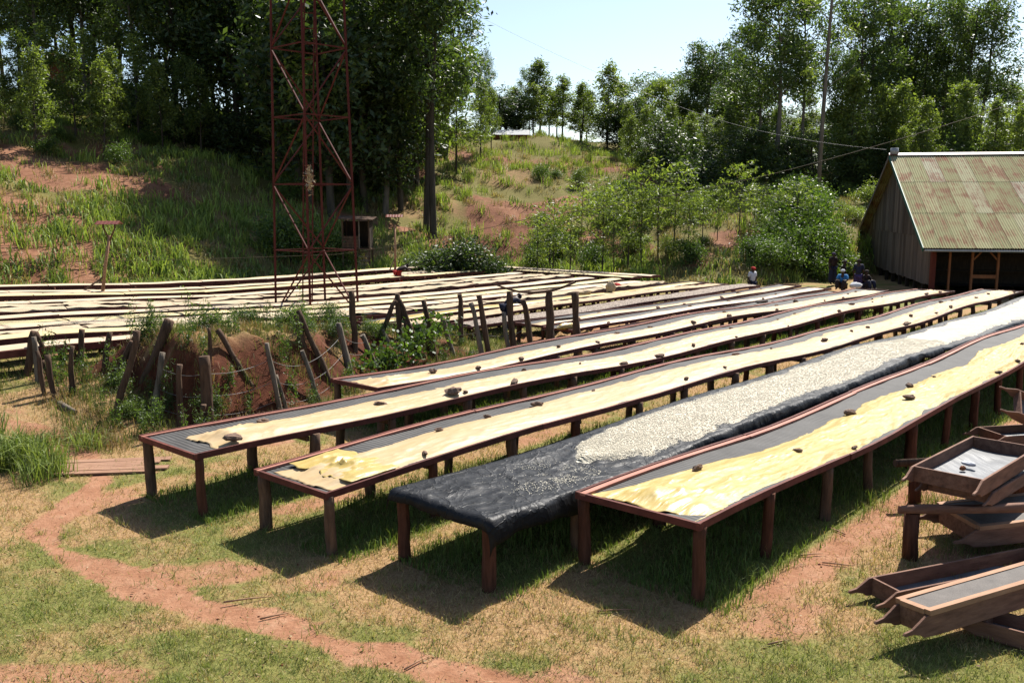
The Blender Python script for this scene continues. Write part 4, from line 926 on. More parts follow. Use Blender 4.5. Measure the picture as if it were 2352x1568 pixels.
# ------------------------------------------------------------------ wooden trays on the right
def tray(name, label, L, W, Hh, mat, loc, rot, fill=None, top_frame=False, group=None):
    """side boards with carved handles at one end, end boards and a sieve bottom; x runs along the tray"""
    root = empty(name, loc, label, 'tray', group); root.rotation_euler = rot
    hl = .30
    for s_ in (-1, 1):
        out = [(-hl, Hh * .40), (-hl + .02, Hh * .50), (-hl * .62, Hh * .56), (-hl * .30, Hh * .80), (-.02, Hh * .99), (.10, Hh), (L, Hh), (L, 0), (.12, 0), (-.05, Hh * .05), (-hl * .30, Hh * .20), (-hl * .62, Hh * .33), (-hl + .02, Hh * .34)]
        n = len(out); y0 = s_ * W / 2; V = [(x, y0 - .015, z) for x, z in out] + [(x, y0 + .015, z) for x, z in out]
        F = [list(range(n))[::-1], list(range(n, 2 * n))] + [[i, (i + 1) % n, (i + 1) % n + n, i + n] for i in range(n)]
        if s_ < 0: F = [f for f in F]
        o = MB().add(V, F).build('side_board', M[mat], None); o.parent = root
        bv = o.modifiers.new('bev', 'BEVEL'); bv.width = .006; bv.segments = 2; bv.limit_method = 'ANGLE'
    for x in (.03, L - .03):
        o = MB().beam((x, -W / 2 + .017, Hh * .5 + .004), (x, W / 2 - .017, Hh * .5 + .004), .026, Hh * .93).build('end_board', M[mat], None); o.parent = root
    nxx, nyy = 24, 10; xx, yy = np.meshgrid(np.linspace(.05, L - .05, nxx), np.linspace(-W / 2 + .02, W / 2 - .02, nyy), indexing='ij')
    zz_ = .05 - .02 * np.sin(np.pi * (yy / W + .5)) + (vn(xx * 3, yy * 5, 5) - .5) * .03
    o = link('sieve_bottom', np_mesh('sieve_bottom', np.stack([xx, yy, zz_], -1), grid_faces(nxx, nyy), M['sieve'], None, True), root)
    if fill: 
        o = link('grey_husks', np_mesh('grey_husks', np.stack([xx, yy, zz_ + Hh * .45 + .03 * (vn(xx * 4, yy * 4, 9) - .5)], -1), grid_faces(nxx, nyy), M['beans_grey2'], None, True), root)
    if top_frame:
        fr = link('sieve_frame', None, root)
        for a, b in (((.02, -W / 2), (L, -W / 2)), ((.02, W / 2), (L, W / 2)), ((.04, -W / 2 + .035), (.04, W / 2 - .035))):
            o = MB().beam((a[0], a[1], Hh + .028), (b[0], b[1], Hh + .028), .07, .05).build('frame_bar', M['tray_pale'], None); o.parent = fr
        o = link('sieve_net', np_mesh('sieve_net', np.stack([xx, yy, zz_ * .5 + Hh + .02], -1), grid_faces(nxx, nyy), M['net2'], None, True), fr)
    return root
M['sieve'] = plastic('grey_sieve_plastic', (.09, .095, .10), (.20, .205, .215), .5, .3, .4)
M['net2'] = simple('fine_sieve_net', (.10, .085, .075), (.17, .145, .125), 8, rough=.7, bump=.6, bscale=60)
M['beans_grey2'] = bean_mat('coffee_husks', (.13, .10, .08), (.27, .22, .18), (.42, .36, .30), 60)
tray('wooden_tray', 'shallow wooden tray with carved handles on top of the log trestle', 2.1, .80, .20, 'tray', (5.17, 10.52, .90), (0, 0, R(45)))
tray('wooden_tray', 'dark wooden tray lying under another on the log trestle', 1.9, .78, .16, 'tray', (5.42, 10.72, .725), (0, 0, R(44)))
tray('wooden_tray', 'long narrow wooden tray resting on the grass with grey sieve inside', 2.4, .40, .21, 'tray', (3.98, 9.29, tz(4.1, 9.4) + .03), (0, 0, R(22)))
tray('wooden_tray', 'wooden tray with pale sieve frame on top, propped above the grass', 2.2, .36, .21, 'tray', (3.86, 8.30, .19), (R(-6), R(-3), R(23)), None, True)
tray('wooden_tray', 'wooden tray end propping up the framed tray', 1.5, .36, .17, 'tray', (4.72, 8.62, tz(4.8, 8.5) + .02), (0, 0, R(-40)))
tray('wooden_tray', 'wooden tray filled with grey husks in the shade under the trestle', 1.8, .85, .22, 'tray', (5.55, 10.95, .17), (0, R(-4), R(6)), True, True)
tray('wooden_tray', 'dark tray lying upside down beyond the trestle', 1.8, .7, .2, 'tray', (8.55, 15.9, tz(8.6, 15.9) + .05), (0, 0, R(12)))
tray('wooden_tray', 'tray tipped on edge beyond the trestle with its handle in the air', 1.6, .6, .2, 'tray', (8.95, 16.0, .66), (R(35), R(24), R(-8)))
root = empty('log_trestle', (4.85, 10.75, tz(4.85, 10.75)), 'rough log laid on thick posts carrying the stacked trays', 'trestle')
for x, y in ((4.80, 10.55), (7.0, 10.75), (5.75, 12.6), (7.4, 12.9)):
    b = tz(x, y); MB().tube([(x + .02, y, b - .15), (x, y, b + .25), (x, y, .60)], [.095, .09, .088], 8, .06).build('post', M['leg_red'], root)
MB().tube([(4.62, 10.5, .65), (4.95, 10.5, .655), (5.5, 10.53, .64), (6.3, 10.62, .65), (7.4, 10.82, .65)], [.045, .062, .05, .063, .055], 9, .25).build('log', M['tray'], root)
MB().tube([(5.4, 12.5, .65), (7.6, 12.95, .65)], [.055, .055], 8, .15).build('log', M['post'], root)
lump('plastic_scrap', M['white_cloth'], (5.80, 11.25, 1.0), (.045, .09, .03), 33, 'crumpled white scrap of plastic lying in the top tray', 'scrap', rot=.6)
lump('orange_scrap', M['door_wood'], (5.66, 11.12, .98), (.04, .03, .03), 35, 'small orange scrap lying in the top tray', 'scrap')
#@@TREES
# ------------------------------------------------------------------ trees, bushes, weeds
def leaves(cen, L, W, rg, droop=.4, jit=.35):
    """one diamond per centre; returns vertices, quads and a brightness value per vertex"""
    n = len(cen); d = rg.normal(size=(n, 3)); d[:, 2] -= droop; d /= np.linalg.norm(d, axis=1)[:, None]
    e = rg.normal(size=(n, 3)); e -= d * (e * d).sum(1)[:, None]; e /= np.linalg.norm(e, axis=1)[:, None]
    l = L * (1 + jit * (rg.random(n) - .5) * 2)[:, None] / 2; w = W * (1 + jit * (rg.random(n) - .5) * 2)[:, None] / 2
    V = np.stack([cen - d * l, cen + e * w - d * l * .1, cen + d * l, cen - e * w - d * l * .1], 1).reshape(-1, 3)
    F = np.arange(4 * n).reshape(n, 4)
    c = np.clip(rg.normal(.5, .2, n), 0, 1); col = np.repeat(c, 4)[:, None].repeat(3, 1)
    return V, F, col
def tree_parts(kind, seed):
    """unit-free tree of its own natural height: returns height, trunk mesh, crown mesh"""
    rg = np.random.default_rng(seed); rd = random.Random(seed); mb = MB(); cl = []
    def limb(a, b, r0, r1, n=4, sag=0):
        a, b = Vector(a), Vector(b); pts = [a.lerp(b, t) + Vector((rd.uniform(-.06, .06), rd.uniform(-.06, .06), sag * t * (1 - t))) for t in np.linspace(0, 1, n)]
        mb.tube(pts, [r0 + (r1 - r0) * t for t in np.linspace(0, 1, n)], 5, 0, False); return pts
    def clump(p, n, sx, sz): cl.append(np.array(p)[None] + rg.normal(size=(n, 3)) * [sx, sx, sz])
    if kind == 'E':          # tall gum: bare lower bole, tufted limbs, open crown
        H_ = 15.0; lean = (rd.uniform(-.5, .5), rd.uniform(-.5, .5))
        ax = lambda t: Vector((lean[0] * t * t + .12 * math.sin(5 * t + seed), lean[1] * t * t, H_ * t))
        mb.tube([ax(t) for t in np.linspace(0, .97, 9)], [.19 * (1 - .88 * t) for t in np.linspace(0, .97, 9)], 7, .04, False)
        nl = rd.randint(21, 26)
        for i in range(nl):
            t = .40 + .58 * (i + rd.random()) / nl; a = ax(t); ph = i * 2.4 + rd.uniform(-.5, .5)
            reach = (1.0 + 1.55 * math.sin(math.pi * min(1, (t - .34) / .70))) * rd.uniform(.65, 1.15)
            b = a + Vector((math.cos(ph) * reach, math.sin(ph) * reach, reach * rd.uniform(.35, .95)))
            limb(a, b, .045, .012)
            for q in range(rd.randint(3, 5)):
                f = rd.uniform(.45, 1.1); p = a.lerp(b, f) + Vector((rd.uniform(-.4, .4), rd.uniform(-.4, .4), rd.uniform(-.5, .3)))
                clump(p, rd.randint(46, 76), rd.uniform(.30, .46), rd.uniform(.34, .52))
        clump(ax(.97), 70, .35, .6)
        size = (.38, .11, .7); mat = 'leaf_euc'; bark = 'bark_pale' if seed % 2 else 'bark'
    elif kind == 'G':        # young conical tree, leafy nearly to the ground
        H_ = 9.0; ax = lambda t: Vector((.08 * math.sin(6 * t + seed), .08 * math.cos(5 * t), H_ * t))
        mb.tube([ax(t) for t in np.linspace(0, .97, 7)], [.10 * (1 - .88 * t) for t in np.linspace(0, .97, 7)], 6, .04, False)
        nl = 30
        for i in range(nl):
            t = .20 + .78 * (i + rd.random()) / nl; a = ax(t); ph = i * 2.4 + rd.uniform(-.6, .6)
            reach = 1.75 * (1 - t)**.72 * rd.uniform(.6, 1.2) + .25
            b = a + Vector((math.cos(ph) * reach, math.sin(ph) * reach, reach * rd.uniform(.3, .8))); limb(a, b, .026, .008, 3)
            for q in range(rd.randint(2, 4)):
                f = rd.uniform(.4, 1.05); clump(a.lerp(b, f) + Vector((0, 0, rd.uniform(-.2, .2))), rd.randint(28, 46), .24, .26)
        clump(ax(.98), 40, .14, .35); size = (.30, .10, .15); mat = 'leaf_light'; bark = 'bark'
    elif kind == 'D':        # dense dark broad tree
        H_ = 10.0; ax = lambda t: Vector((.15 * math.sin(4 * t + seed), .1 * math.cos(3 * t), H_ * t))
        mb.tube([ax(t) for t in np.linspace(0, .8, 6)], [.17 * (1 - .8 * t) for t in np.linspace(0, .8, 6)], 6, .05, False)
        for i in range(26):
            t = .18 + .72 * (i + rd.random()) / 26; a = ax(t * .85); ph = i * 2.4 + rd.uniform(-.6, .6); reach = (1.2 + 1.5 * math.sin(math.pi * t**.8)) * rd.uniform(.6, 1.1)
            b = a + Vector((math.cos(ph) * reach, math.sin(ph) * reach, reach * rd.uniform(.2, .7))); limb(a, b, .05, .012, 3)
            for q in range(4): clump(a.lerp(b, rd.uniform(.4, 1.1)) + Vector((rd.uniform(-.3, .3), rd.uniform(-.3, .3), rd.uniform(-.3, .3))), rd.randint(30, 46), .36, .32)
        clump(ax(.93), 80, .5, .5); size = (.30, .13, .5); mat = 'leaf_dark'; bark = 'bark'
    elif kind == 'U':        # spreading crown on bare limbs
        H_ = 11.0; fk = Vector((0, 0, H_ * .5)); mb.tube([(0, 0, 0), (.1, 0, H_ * .25), fk], [.2, .16, .13], 7, .05, False)
        for i in range(9):
            ph = i * .7 + rd.uniform(-.2, .2); rr = rd.uniform(1.2, 3.2); e = Vector((math.cos(ph) * rr, math.sin(ph) * rr, H_ * .95 - rr * .45))
            limb(fk, e, .07, .02, 4)
            for q in range(5): clump(e + Vector((rd.uniform(-.6, .6), rd.uniform(-.6, .6), rd.uniform(-.3, .25))), 55, .42, .26)
        clump((0, 0, H_ * .96), 160, .9, .3); size = (.30, .11, .1); mat = 'leaf_euc'; bark = 'bark_pale'
    elif kind == 'S':        # sapling: long bare stem, feathery sparse crown
        H_ = 4.2; mb.tube([(0, 0, 0), (.03, 0, H_ * .4), (-.02, .03, H_ * .75), (0, 0, H_)], [.035, .028, .018, .006], 5, 0, False)
        for i in range(22):
            t = .34 + .62 * (i + rd.random()) / 22; ph = i * 2.4; reach = (.35 + .75 * math.sin(math.pi * (t - .25) / .8)) * rd.uniform(.7, 1.2); a = Vector((0, 0, H_ * t))
            b = a + Vector((math.cos(ph) * reach, math.sin(ph) * reach, reach * rd.uniform(.1, .5))); limb(a, b, .01, .004, 3)
            for q in (.45, .75, 1.05): clump(a.lerp(b, q), rd.randint(9, 15), .15, .08)
        size = (.20, .065, .2); mat = 'leaf_light'; bark = 'bark'
    elif kind == 'B':        # bush
        H_ = 2.0
        for i in range(11):
            ph = i * 2.4; rr = rd.uniform(.1, .85); e = Vector((math.cos(ph) * rr, math.sin(ph) * rr, H_ * (1 - .45 * rr) * rd.uniform(.55, 1.0))); limb((rd.uniform(-.15, .15), rd.uniform(-.15, .15), 0), e, .025, .008, 3)
            for q in range(5): clump(e + Vector((rd.uniform(-.35, .35), rd.uniform(-.35, .35), rd.uniform(-.7, .1))), rd.randint(40, 60), .23, .23)
        size = (.13, .06, .1); mat = 'leaf_bush'; bark = 'bark'
    cen = np.concatenate(cl); cen[:, 2] = np.maximum(cen[:, 2], .05)
    V, F, col = leaves(cen, size[0], size[1], rg, size[2])
    return H_, mb.mesh('trunk', M[bark]), np_mesh('crown', V, F, M[mat], col)
LIB = {k: [tree_parts(k, 100 + 10 * i + j) for j in range(n)] for i, (k, n) in enumerate((('E', 7), ('G', 6), ('D', 5), ('U', 2), ('S', 5), ('B', 6)))}
BMAT = {}
def plant(name, kind, x, y, h, w, label, cat, group, mat=None):
    H_, tr, cr = random.choice(LIB[kind]); z = tz(x, y) - .06
    root = empty(name, (x, y, z), label, cat, group); k = h / H_; kw = k * w
    root.rotation_euler = (random.uniform(-.03, .03), random.uniform(-.03, .03), random.uniform(0, 6.28)); root.scale = (kw, kw, k)
    if mat:
        key = (cr.name, mat)
        if key not in BMAT: BMAT[key] = cr.copy(); BMAT[key].materials.clear(); BMAT[key].materials.append(M[mat])
        cr = BMAT[key]
    link('stem' if kind == 'B' else 'trunk', tr, root); link('foliage' if kind == 'B' else 'crown', cr, root)
    return root
# kind, x, y, height, breadth, where
TREES = [('G',-33.2,60.0,6.8,1.0,1),('G',-32.0,61.0,5.6,1.0,1),('G',-31.4,63.0,6.3,1.0,1),('G',-29.0,62.0,5.5,1.0,1),('G',-29.6,66.0,6.8,1.0,1),('G',-26.2,62.0,5.6,1.0,1),('G',-26.3,66.0,7.1,1.0,1),('G',-24.0,64.0,5.3,1.0,1),
    ('G',-23.8,68.0,6.5,1.0,1),('G',-21.9,66.0,5.1,1.0,1),('G',-34.5,60.0,5.7,1.0,1),('G',-29.6,58.0,4.7,1.0,1),('G',-26.2,60.0,4.6,1.0,1),('E',-45.4,78.8,9.3,1.0,0),('E',-43.7,76.8,11.8,1.0,0),('E',-48.9,88.0,16.0,1.0,0),
    ('E',-47.3,87.5,13.7,1.0,0),('E',-39.8,76.5,9.8,1.0,0),('E',-40.4,79.6,14.6,1.0,0),('E',-35.0,70.2,9.4,1.0,0),('E',-41.2,86.0,15.3,1.0,0),('D',-38.3,82.4,15.8,1.0,0),('E',-33.1,72.9,12.1,1.0,0),('E',-33.2,75.0,10.6,1.0,0),
    ('E',-35.8,84.2,13.9,1.0,0),('E',-35.0,84.2,14.7,1.0,0),('E',-27.7,69.3,14.3,1.0,0),('E',-32.4,85.1,16.5,1.0,0),('E',-31.9,86.8,14.8,1.0,0),('E',-29.7,83.1,15.7,1.0,0),('E',-25.1,73.2,14.0,1.0,0),('D',-27.0,82.2,16.6,1.0,0),
    ('E',-23.1,72.7,12.8,1.0,0),('E',-23.1,76.2,13.0,1.0,0),('E',-25.3,87.8,12.3,1.0,0),('E',-19.6,71.9,13.4,1.0,0),('E',-20.5,79.5,16.6,1.0,0),('E',-18.6,75.0,13.4,1.0,0),('E',-19.3,81.0,16.9,1.0,0),('E',-16.2,75.2,14.1,1.0,0),
    ('D',-15.0,72.0,14.7,1.0,0),('D',-16.5,85.3,19.6,1.0,0),('D',-13.4,73.9,16.6,1.0,0),('D',-11.7,71.0,16.7,1.0,0),('D',-10.7,70.1,17.4,1.0,0),('D',-25.5,70.7,7.1,1.0,0),('G',-23.1,71.3,6.0,1.0,0),('D',-21.0,70.7,4.4,1.0,0),
    ('G',-19.8,72.7,6.3,1.0,0),('D',-17.6,72.5,6.3,1.0,0),('D',-15.4,70.1,10.2,1.0,0),('D',-13.3,70.1,11.1,1.0,0),('G',-11.0,70.8,9.7,1.0,0),('D',-9.6,72.9,7.7,1.0,0),('G',-7.4,70.7,8.4,1.0,0),('E',-16.7,66.7,14.2,1.0,0),
    ('D',-14.7,63.1,12.7,1.0,0),('G',-13.2,61.3,16.1,1.0,0),('D',-12.0,61.1,11.7,1.0,0),('E',-11.4,64.9,13.9,1.0,0),('D',-10.1,64.2,13.7,1.0,0),('E',-8.8,64.6,16.1,1.0,0),('D',-8.1,65.9,11.0,1.0,0),('E',-5.9,63.9,16.7,1.0,0),
    ('E',-5.4,62.6,18.6,1.0,0),('E',-10.8,74.0,15.1,1.1,2),('E',-9.1,78.0,13.7,1.1,2),('E',-8.0,80.0,12.7,1.1,2),('E',-5.7,82.0,13.7,1.2,2),('G',-9.0,70.0,10.0,1.4,2),('E',-6.6,73.0,9.8,1.1,2),('G',-4.7,78.0,8.2,1.2,2),
    ('E',-3.0,97.0,8.0,0.7,2),('G',-2.8,84.0,6.9,0.9,2),('G',-1.9,88.0,6.0,0.8,2),('E',-11.9,72.0,11.6,1.1,2),('E',-14.3,76.0,15.1,1.1,2),('G',-6.4,76.0,6.2,1.2,2),('D',-7.9,73.0,7.1,1.2,2),('D',-0.8,103.0,3.9,1.2,3),
    ('D',0.9,104.0,3.9,1.0,3),('G',3.1,103.0,8.3,1.0,3),('E',1.9,104.0,7.6,0.6,3),('G',5.5,102.0,6.8,1.0,3),('G',7.6,101.0,6.5,1.0,3),('G',10.2,100.0,9.1,0.9,3),('D',12.4,99.0,7.1,1.0,3),('G',12.1,104.0,6.7,1.0,3),
    ('U',17.2,117.0,10.2,1.0,3),('U',21.0,115.0,10.3,1.0,3),('G',15.7,99.0,7.8,1.0,3),('G',17.5,97.0,6.9,1.0,3),('E',19.7,95.0,11.8,1.0,3),('E',18.7,97.0,9.9,0.8,3),('E',24.2,107.0,9.7,1.0,3),('E',27.4,112.0,10.4,1.0,3),
    ('E',21.5,76.0,15.5,1.1,4),('E',21.8,82.0,12.8,1.0,4),('E',24.7,80.0,16.0,0.8,4),('E',31.3,85.0,15.7,1.0,4),('E',33.9,88.0,16.4,1.0,4),('E',35.7,90.0,15.6,0.8,4),('E',38.9,92.0,15.5,1.0,4),('E',43.6,95.0,15.6,1.0,4),
    ('E',39.6,90.0,13.7,1.0,4),('E',42.5,88.0,15.6,1.0,4),('E',45.0,90.0,14.9,1.1,4),('E',47.3,92.0,7.8,0.9,4),('G',50.8,95.0,8.2,1.2,4),('E',66.8,120.0,10.5,1.0,4),('G',57.8,100.0,8.1,1.0,4),('E',28.2,80.0,11.4,0.7,4),
    ('G',28.4,78.0,9.7,1.0,5),('G',31.4,80.0,8.4,1.0,5),('G',32.5,78.0,8.8,1.0,5),('G',33.8,76.0,6.8,1.0,5),('G',37.5,80.0,8.3,1.0,5),('G',38.0,78.0,8.4,1.0,5),('G',38.2,74.0,7.7,1.0,5),('G',39.2,72.0,8.8,1.0,5),
    ('G',11.3,90.6,5.5,0.9,5),('G',11.0,86.0,3.3,1.1,5),('G',12.2,85.7,5.3,1.0,5),('D',12.3,78.6,5.4,1.0,5),('G',13.2,82.8,2.0,0.9,5),('G',14.3,84.0,5.2,1.1,5),('G',15.2,79.8,2.8,1.3,5),('G',16.0,83.5,2.1,1.2,5),
    ('G',17.7,86.2,3.4,1.2,5),('G',18.4,83.3,4.3,1.3,5),('D',19.1,84.0,2.5,1.0,5),('G',18.6,79.5,5.9,0.9,5),('D',18.7,74.6,5.3,1.3,5),('G',24.8,96.8,5.5,0.9,5),('G',20.1,74.5,3.6,1.3,5),('G',24.3,85.5,5.4,1.0,5),
    ('D',22.5,75.7,3.3,1.0,5),('G',27.6,91.1,3.3,1.0,5),('G',26.0,83.3,5.5,1.2,5),('D',24.4,75.6,6.0,1.0,5),('D',29.8,87.4,4.7,1.1,5),('G',28.6,81.6,6.9,1.3,5),('G',27.6,77.3,4.1,1.1,5),('D',28.4,77.1,4.3,1.1,5),
    ('D',35.2,93.6,6.3,1.2,5),('G',37.2,96.9,2.9,1.2,5),('D',31.2,78.6,5.1,0.9,5),('G',31.8,78.4,7.3,1.2,5),('G',31.1,74.1,3.7,0.9,5),('G',32.5,74.4,3.6,1.3,5),('G',38.7,88.0,5.7,1.3,5),('G',39.7,87.7,4.2,1.0,5),
    ('D',41.3,88.3,2.4,1.2,5),('G',42.8,89.7,4.8,1.0,5),('G',36.6,75.6,4.9,1.0,5),('G',43.5,88.1,2.6,1.0,5),('D',48.7,95.5,2.1,1.0,5),('D',39.5,76.1,5.5,1.2,5),('D',48.5,91.7,4.4,1.0,5),('G',43.7,80.1,6.8,0.9,5),
    ('G',41.1,74.9,7.1,1.0,5),('G',54.1,97.1,3.2,1.3,5),('G',47.1,82.4,8.2,1.1,5),('G',55.9,95.5,3.8,1.1,5),('S',3.3,52.0,4.2,1.0,6),('S',5.1,52.0,5.2,1.0,6),('S',6.7,53.0,5.6,1.0,6),('S',7.5,53.0,4.5,1.0,6),('S',8.6,54.0,5.6,1.0,6),
    ('S',9.5,54.0,5.2,1.0,6),('S',11.4,55.0,3.7,1.0,6),('S',12.5,56.0,3.2,1.0,6),('S',13.8,56.0,4.7,1.0,6),('S',1.5,52.0,3.7,1.0,6),('S',6.9,82.0,2.8,1.0,6),('S',2.4,54.0,4.7,1.0,6),('S',5.7,51.0,4.0,1.0,6),('S',10.2,53.0,3.7,1.0,6),
    ('S',15.4,58.0,2.7,1.0,6),('S',16.7,58.0,2.0,1.0,6),('S',7.0,64.6,0.5,1.2,6),('S',4.7,61.9,3.6,1.2,6),('S',14.9,54.3,2.2,1.2,6),('S',5.7,60.6,3.0,1.2,6),('S',15.8,60.2,1.6,1.2,6),('S',6.6,61.0,2.1,1.2,6),('S',17.2,55.5,3.9,1.2,6),
    ('S',8.4,59.4,3.0,1.2,6),('S',5.7,63.9,1.7,1.2,6),('S',2.3,55.1,3.7,1.2,6),('S',7.5,59.1,2.9,1.2,6),('S',6.5,64.1,1.4,1.2,6),('S',6.3,60.2,3.8,1.2,6),('S',5.3,64.2,0.9,1.2,6),('G',26.8,116.9,10.5,1.2,5),
    ('E',26.9,114.1,13.0,1.1,5),('E',29.1,111.8,8.8,1.1,5),('D',28.8,109.0,11.4,1.1,5),('D',30.2,107.0,7.6,1.1,5),('E',30.6,102.1,5.5,1.3,5),('G',35.2,111.0,9.6,1.0,5),('E',38.0,115.5,6.9,1.2,5),('G',33.6,98.2,7.0,1.4,5),
    ('G',39.8,110.8,7.9,1.0,5),('D',37.3,100.1,8.3,1.4,5),('E',38.4,100.5,12.3,1.3,5),('E',48.0,118.3,12.8,1.2,5),('G',45.9,109.5,12.3,1.3,5),('D',46.8,108.9,7.6,1.2,5),('D',47.7,106.1,12.2,1.1,5),('D',47.7,103.8,9.3,1.3,5),
    ('E',54.8,115.1,12.2,1.3,5),('E',49.9,102.2,9.2,1.1,5),('D',52.9,105.3,1.9,1.1,5),('D',58.4,112.7,5.3,1.3,5),('E',57.6,109.1,1.9,1.2,5),('D',64.4,117.6,7.2,1.0,5),('E',59.9,106.6,5.2,1.0,5),('G',67.2,115.5,8.1,1.2,5),
    ('E',65.2,109.8,8.7,1.2,5),('D',-1.3,100.1,5.0,1.1,3),('G',0.2,104.7,5.0,1.2,3),('G',2.3,100.0,2.6,1.1,3),('G',4.3,110.4,3.5,1.2,3),('G',5.2,107.2,2.0,1.1,3),('G',7.6,104.5,2.6,1.1,3),('G',8.7,108.4,3.3,1.2,3),
    ('G',11.2,110.7,2.9,1.0,3),('D',11.5,100.4,4.2,1.3,3),('G',14.2,104.4,5.5,1.0,3),('G',15.7,107.6,6.5,1.0,3),('G',18.2,107.8,5.3,1.2,3),('G',18.9,105.3,4.2,1.0,3),('G',21.4,109.4,5.8,1.1,3),('G',22.6,105.2,5.3,1.2,3),
    ('G',24.9,106.0,7.7,1.2,3)]
WHERE = [('gum_tree', 'tall dark tree in the shaded wood behind the steel tower', 'wood behind the tower', 13), ('young_tree', 'young conical yellow-green tree at the foot of the shaded wood', 'young trees below the wood', 6.2),
         ('gum_tree', 'leafy tree at the sunlit edge of the wood above the hut', 'sunlit edge of the wood', 5.5), ('crest_tree', 'tree standing on the grassy crest against the sky', 'trees on the crest', 5.5),
         ('gum_tree', 'tall slender gum tree rising high above the wood behind the shed', 'tall gums behind the shed', 8), ('bushy_tree', 'bushy tree filling the lower wood behind the shed', 'lower wood behind the shed', 4.5), ('sapling', 'thin-stemmed sapling with feathery leaves on the hillside', 'saplings on the hillside', 2.4)]
for k, x, y, h, w, g in TREES:
    nm, lb, gr, mn = WHERE[g]
    if k == 'D': lb = lb.replace('leafy tree', 'dense dark tree').replace('bushy tree', 'dark dense tree').replace('tree standing', 'dark rounded tree standing').replace('tall dark', 'dense broad dark')
    if g == 3 and k == 'E': lb = 'slender gum tree standing on the grassy crest'
    if g == 3 and k == 'U': lb = 'gum tree with a rounded spreading crown beyond the crest'
    h = max(h, mn) if g else max(h, 11 + 6 * random.random())
    wq = w * (1.35 if h < 7 and k in 'ED' else 1.0) * (1.45 if g == 3 else 1.12)
    plant(nm, k, x, y, h, wq, lb, 'tree', gr)
# bare tall trunk
x, y = 23.1, 70.0; z = tz(x, y); root = empty('bare_tree', (x, y, z), 'tall pale nearly leafless trunk towering over the hillside', 'tree')
MB().tube([(x, y, z - .3), (x + .1, y, z + 6), (x + .3, y, z + 13), (x + .55, y, z + 20)], [.18, .15, .11, .06], 8, .05).build('trunk', M['bark_pale'], root)
for i in range(16):
    h = 8.5 + i * .7; ph = i * 2.3; a = Vector((x + .02 * h, y, z + h)); L = random.uniform(1.2, 2.4); b = a + Vector((math.cos(ph) * L, math.sin(ph) * L * .5, L * .75))
    MB().tube([a, a.lerp(b, .5) - Vector((0, 0, .1)), b], [.035, .022, .008], 5).build('branch', M['bark_pale'], root)
cen = np.concatenate([np.array((x + .3 + q[0], y + q[1], z + q[2])) + rng.normal(size=(90, 3)) * [.35, .35, .25] for q in ((-1.2, 0, 9.6), (1.5, .2, 12.5), (-1.6, 0, 14.8), (1.2, 0, 16), (-.8, 0, 17))])
V, F, col = leaves(cen - np.array((x, y, z)), .32, .09, rng, .6); link('crown', np_mesh('crown', V, F, M['leaf_light'], col), root)
# bushes
BSH = [(-3.4, 51.0, 2.7, 1.3, 0), (-2.2, 50.6, 2.3, 1.3, 0), (-4.6, 51.6, 2.2, 1.2, 0), (-1.1, 51.2, 1.8, 1.3, 0), (-12.6, 52.0, 3.2, .9, 1), (-11.6, 52.6, 2.2, 1.2, 1), (-13.4, 52.4, 2.0, 1.3, 1), (-10.6, 53.2, 2.0, 1.2, 1),
       (15.4, 51.2, 1.9, 1.1, 2), (16.2, 52.6, 2.3, 1.0, 2), (17.3, 54.0, 2.6, 1.0, 2), (18.3, 56.4, 2.9, 1.0, 2), (14.4, 52.4, 1.7, 1.2, 2), (19.2, 58.6, 2.8, 1.0, 2), (14.2, 50.6, 1.5, 1.2, 2), (17.4, 51.6, 1.8, 1.0, 2), (18.4, 53.0, 2.2, 1.0, 2),
       (16.6, 56.5, 2.4, 1.1, 2), (15.6, 54.6, 2.2, 1.1, 2), (20.0, 62.0, 3.0, 1.0, 2), (17.9, 60.0, 2.6, 1.1, 2), (13.4, 51.6, 1.4, 1.2, 2), (18.9, 55.0, 2.4, .9, 2)]
BL = ['broad dark green bush at the foot of the hillside by the forked pole', 'bush behind the steel tower at the foot of the hillside', 'tall leafy bush behind the people at the shed gable']
for x, y, h, w, g in BSH: plant('bush', 'B', x, y, h, w * 1.1, BL[g], 'bush', ['bushes by the forked pole', 'bushes behind the tower', 'bushes at the shed gable'][g], None if g else 'leaf_dark')
rb = np.random.default_rng(11)
for i in range(120):
    y = rb.uniform(50, 80); u = rb.uniform(.02, .40) if i % 3 else rb.uniform(-.58, .0); x = u * y
    s_, n_ = sn(x, y)
    if y - 50 < 3 and u < 0: continue
    if max(-39.6 - n_, s_ - 41.5 - 24 * float(ss(-24, -17, n_))) < 1.5: continue
    if u < 0 and rb.random() < .45: continue
    plant('hill_shrub', 'B', x, y, rb.uniform(.7, 1.8), rb.uniform(.9, 1.5), 'low green shrub growing on the open hillside', 'shrub', 'shrubs on the hillside', ['leaf_light', None, 'leaf_light', None][i % 4])
for i in range(60):
    u = rb.uniform(.16, .62) if i % 3 else rb.uniform(-.55, -.1); y = rb.uniform(70, 92) if u > 0 else rb.uniform(66, 80)
    plant('undergrowth_bush', 'B', u * y, y, rb.uniform(2.0, 4.2), rb.uniform(.9, 1.3), 'bush in the shaded undergrowth below the trees', 'bush', 'undergrowth of the woods', ['leaf_dark', 'leaf_euc'][i % 2])
M['house_roof'] = simple('pale_roof', (.5, .5, .5), (.7, .7, .7), 3, rough=.4)
hx2, hy2 = -.2, 96.0; hz2 = tz(hx2, hy2)
root = empty('crest_house', (hx2, hy2, hz2), 'low house with pale roof half hidden behind the crest', 'house')
hz2 -= 1.35
MB().box((hx2, hy2, hz2 + .8), (3.4, 2.4, 1.7)).build('wall', M['brick'], root)
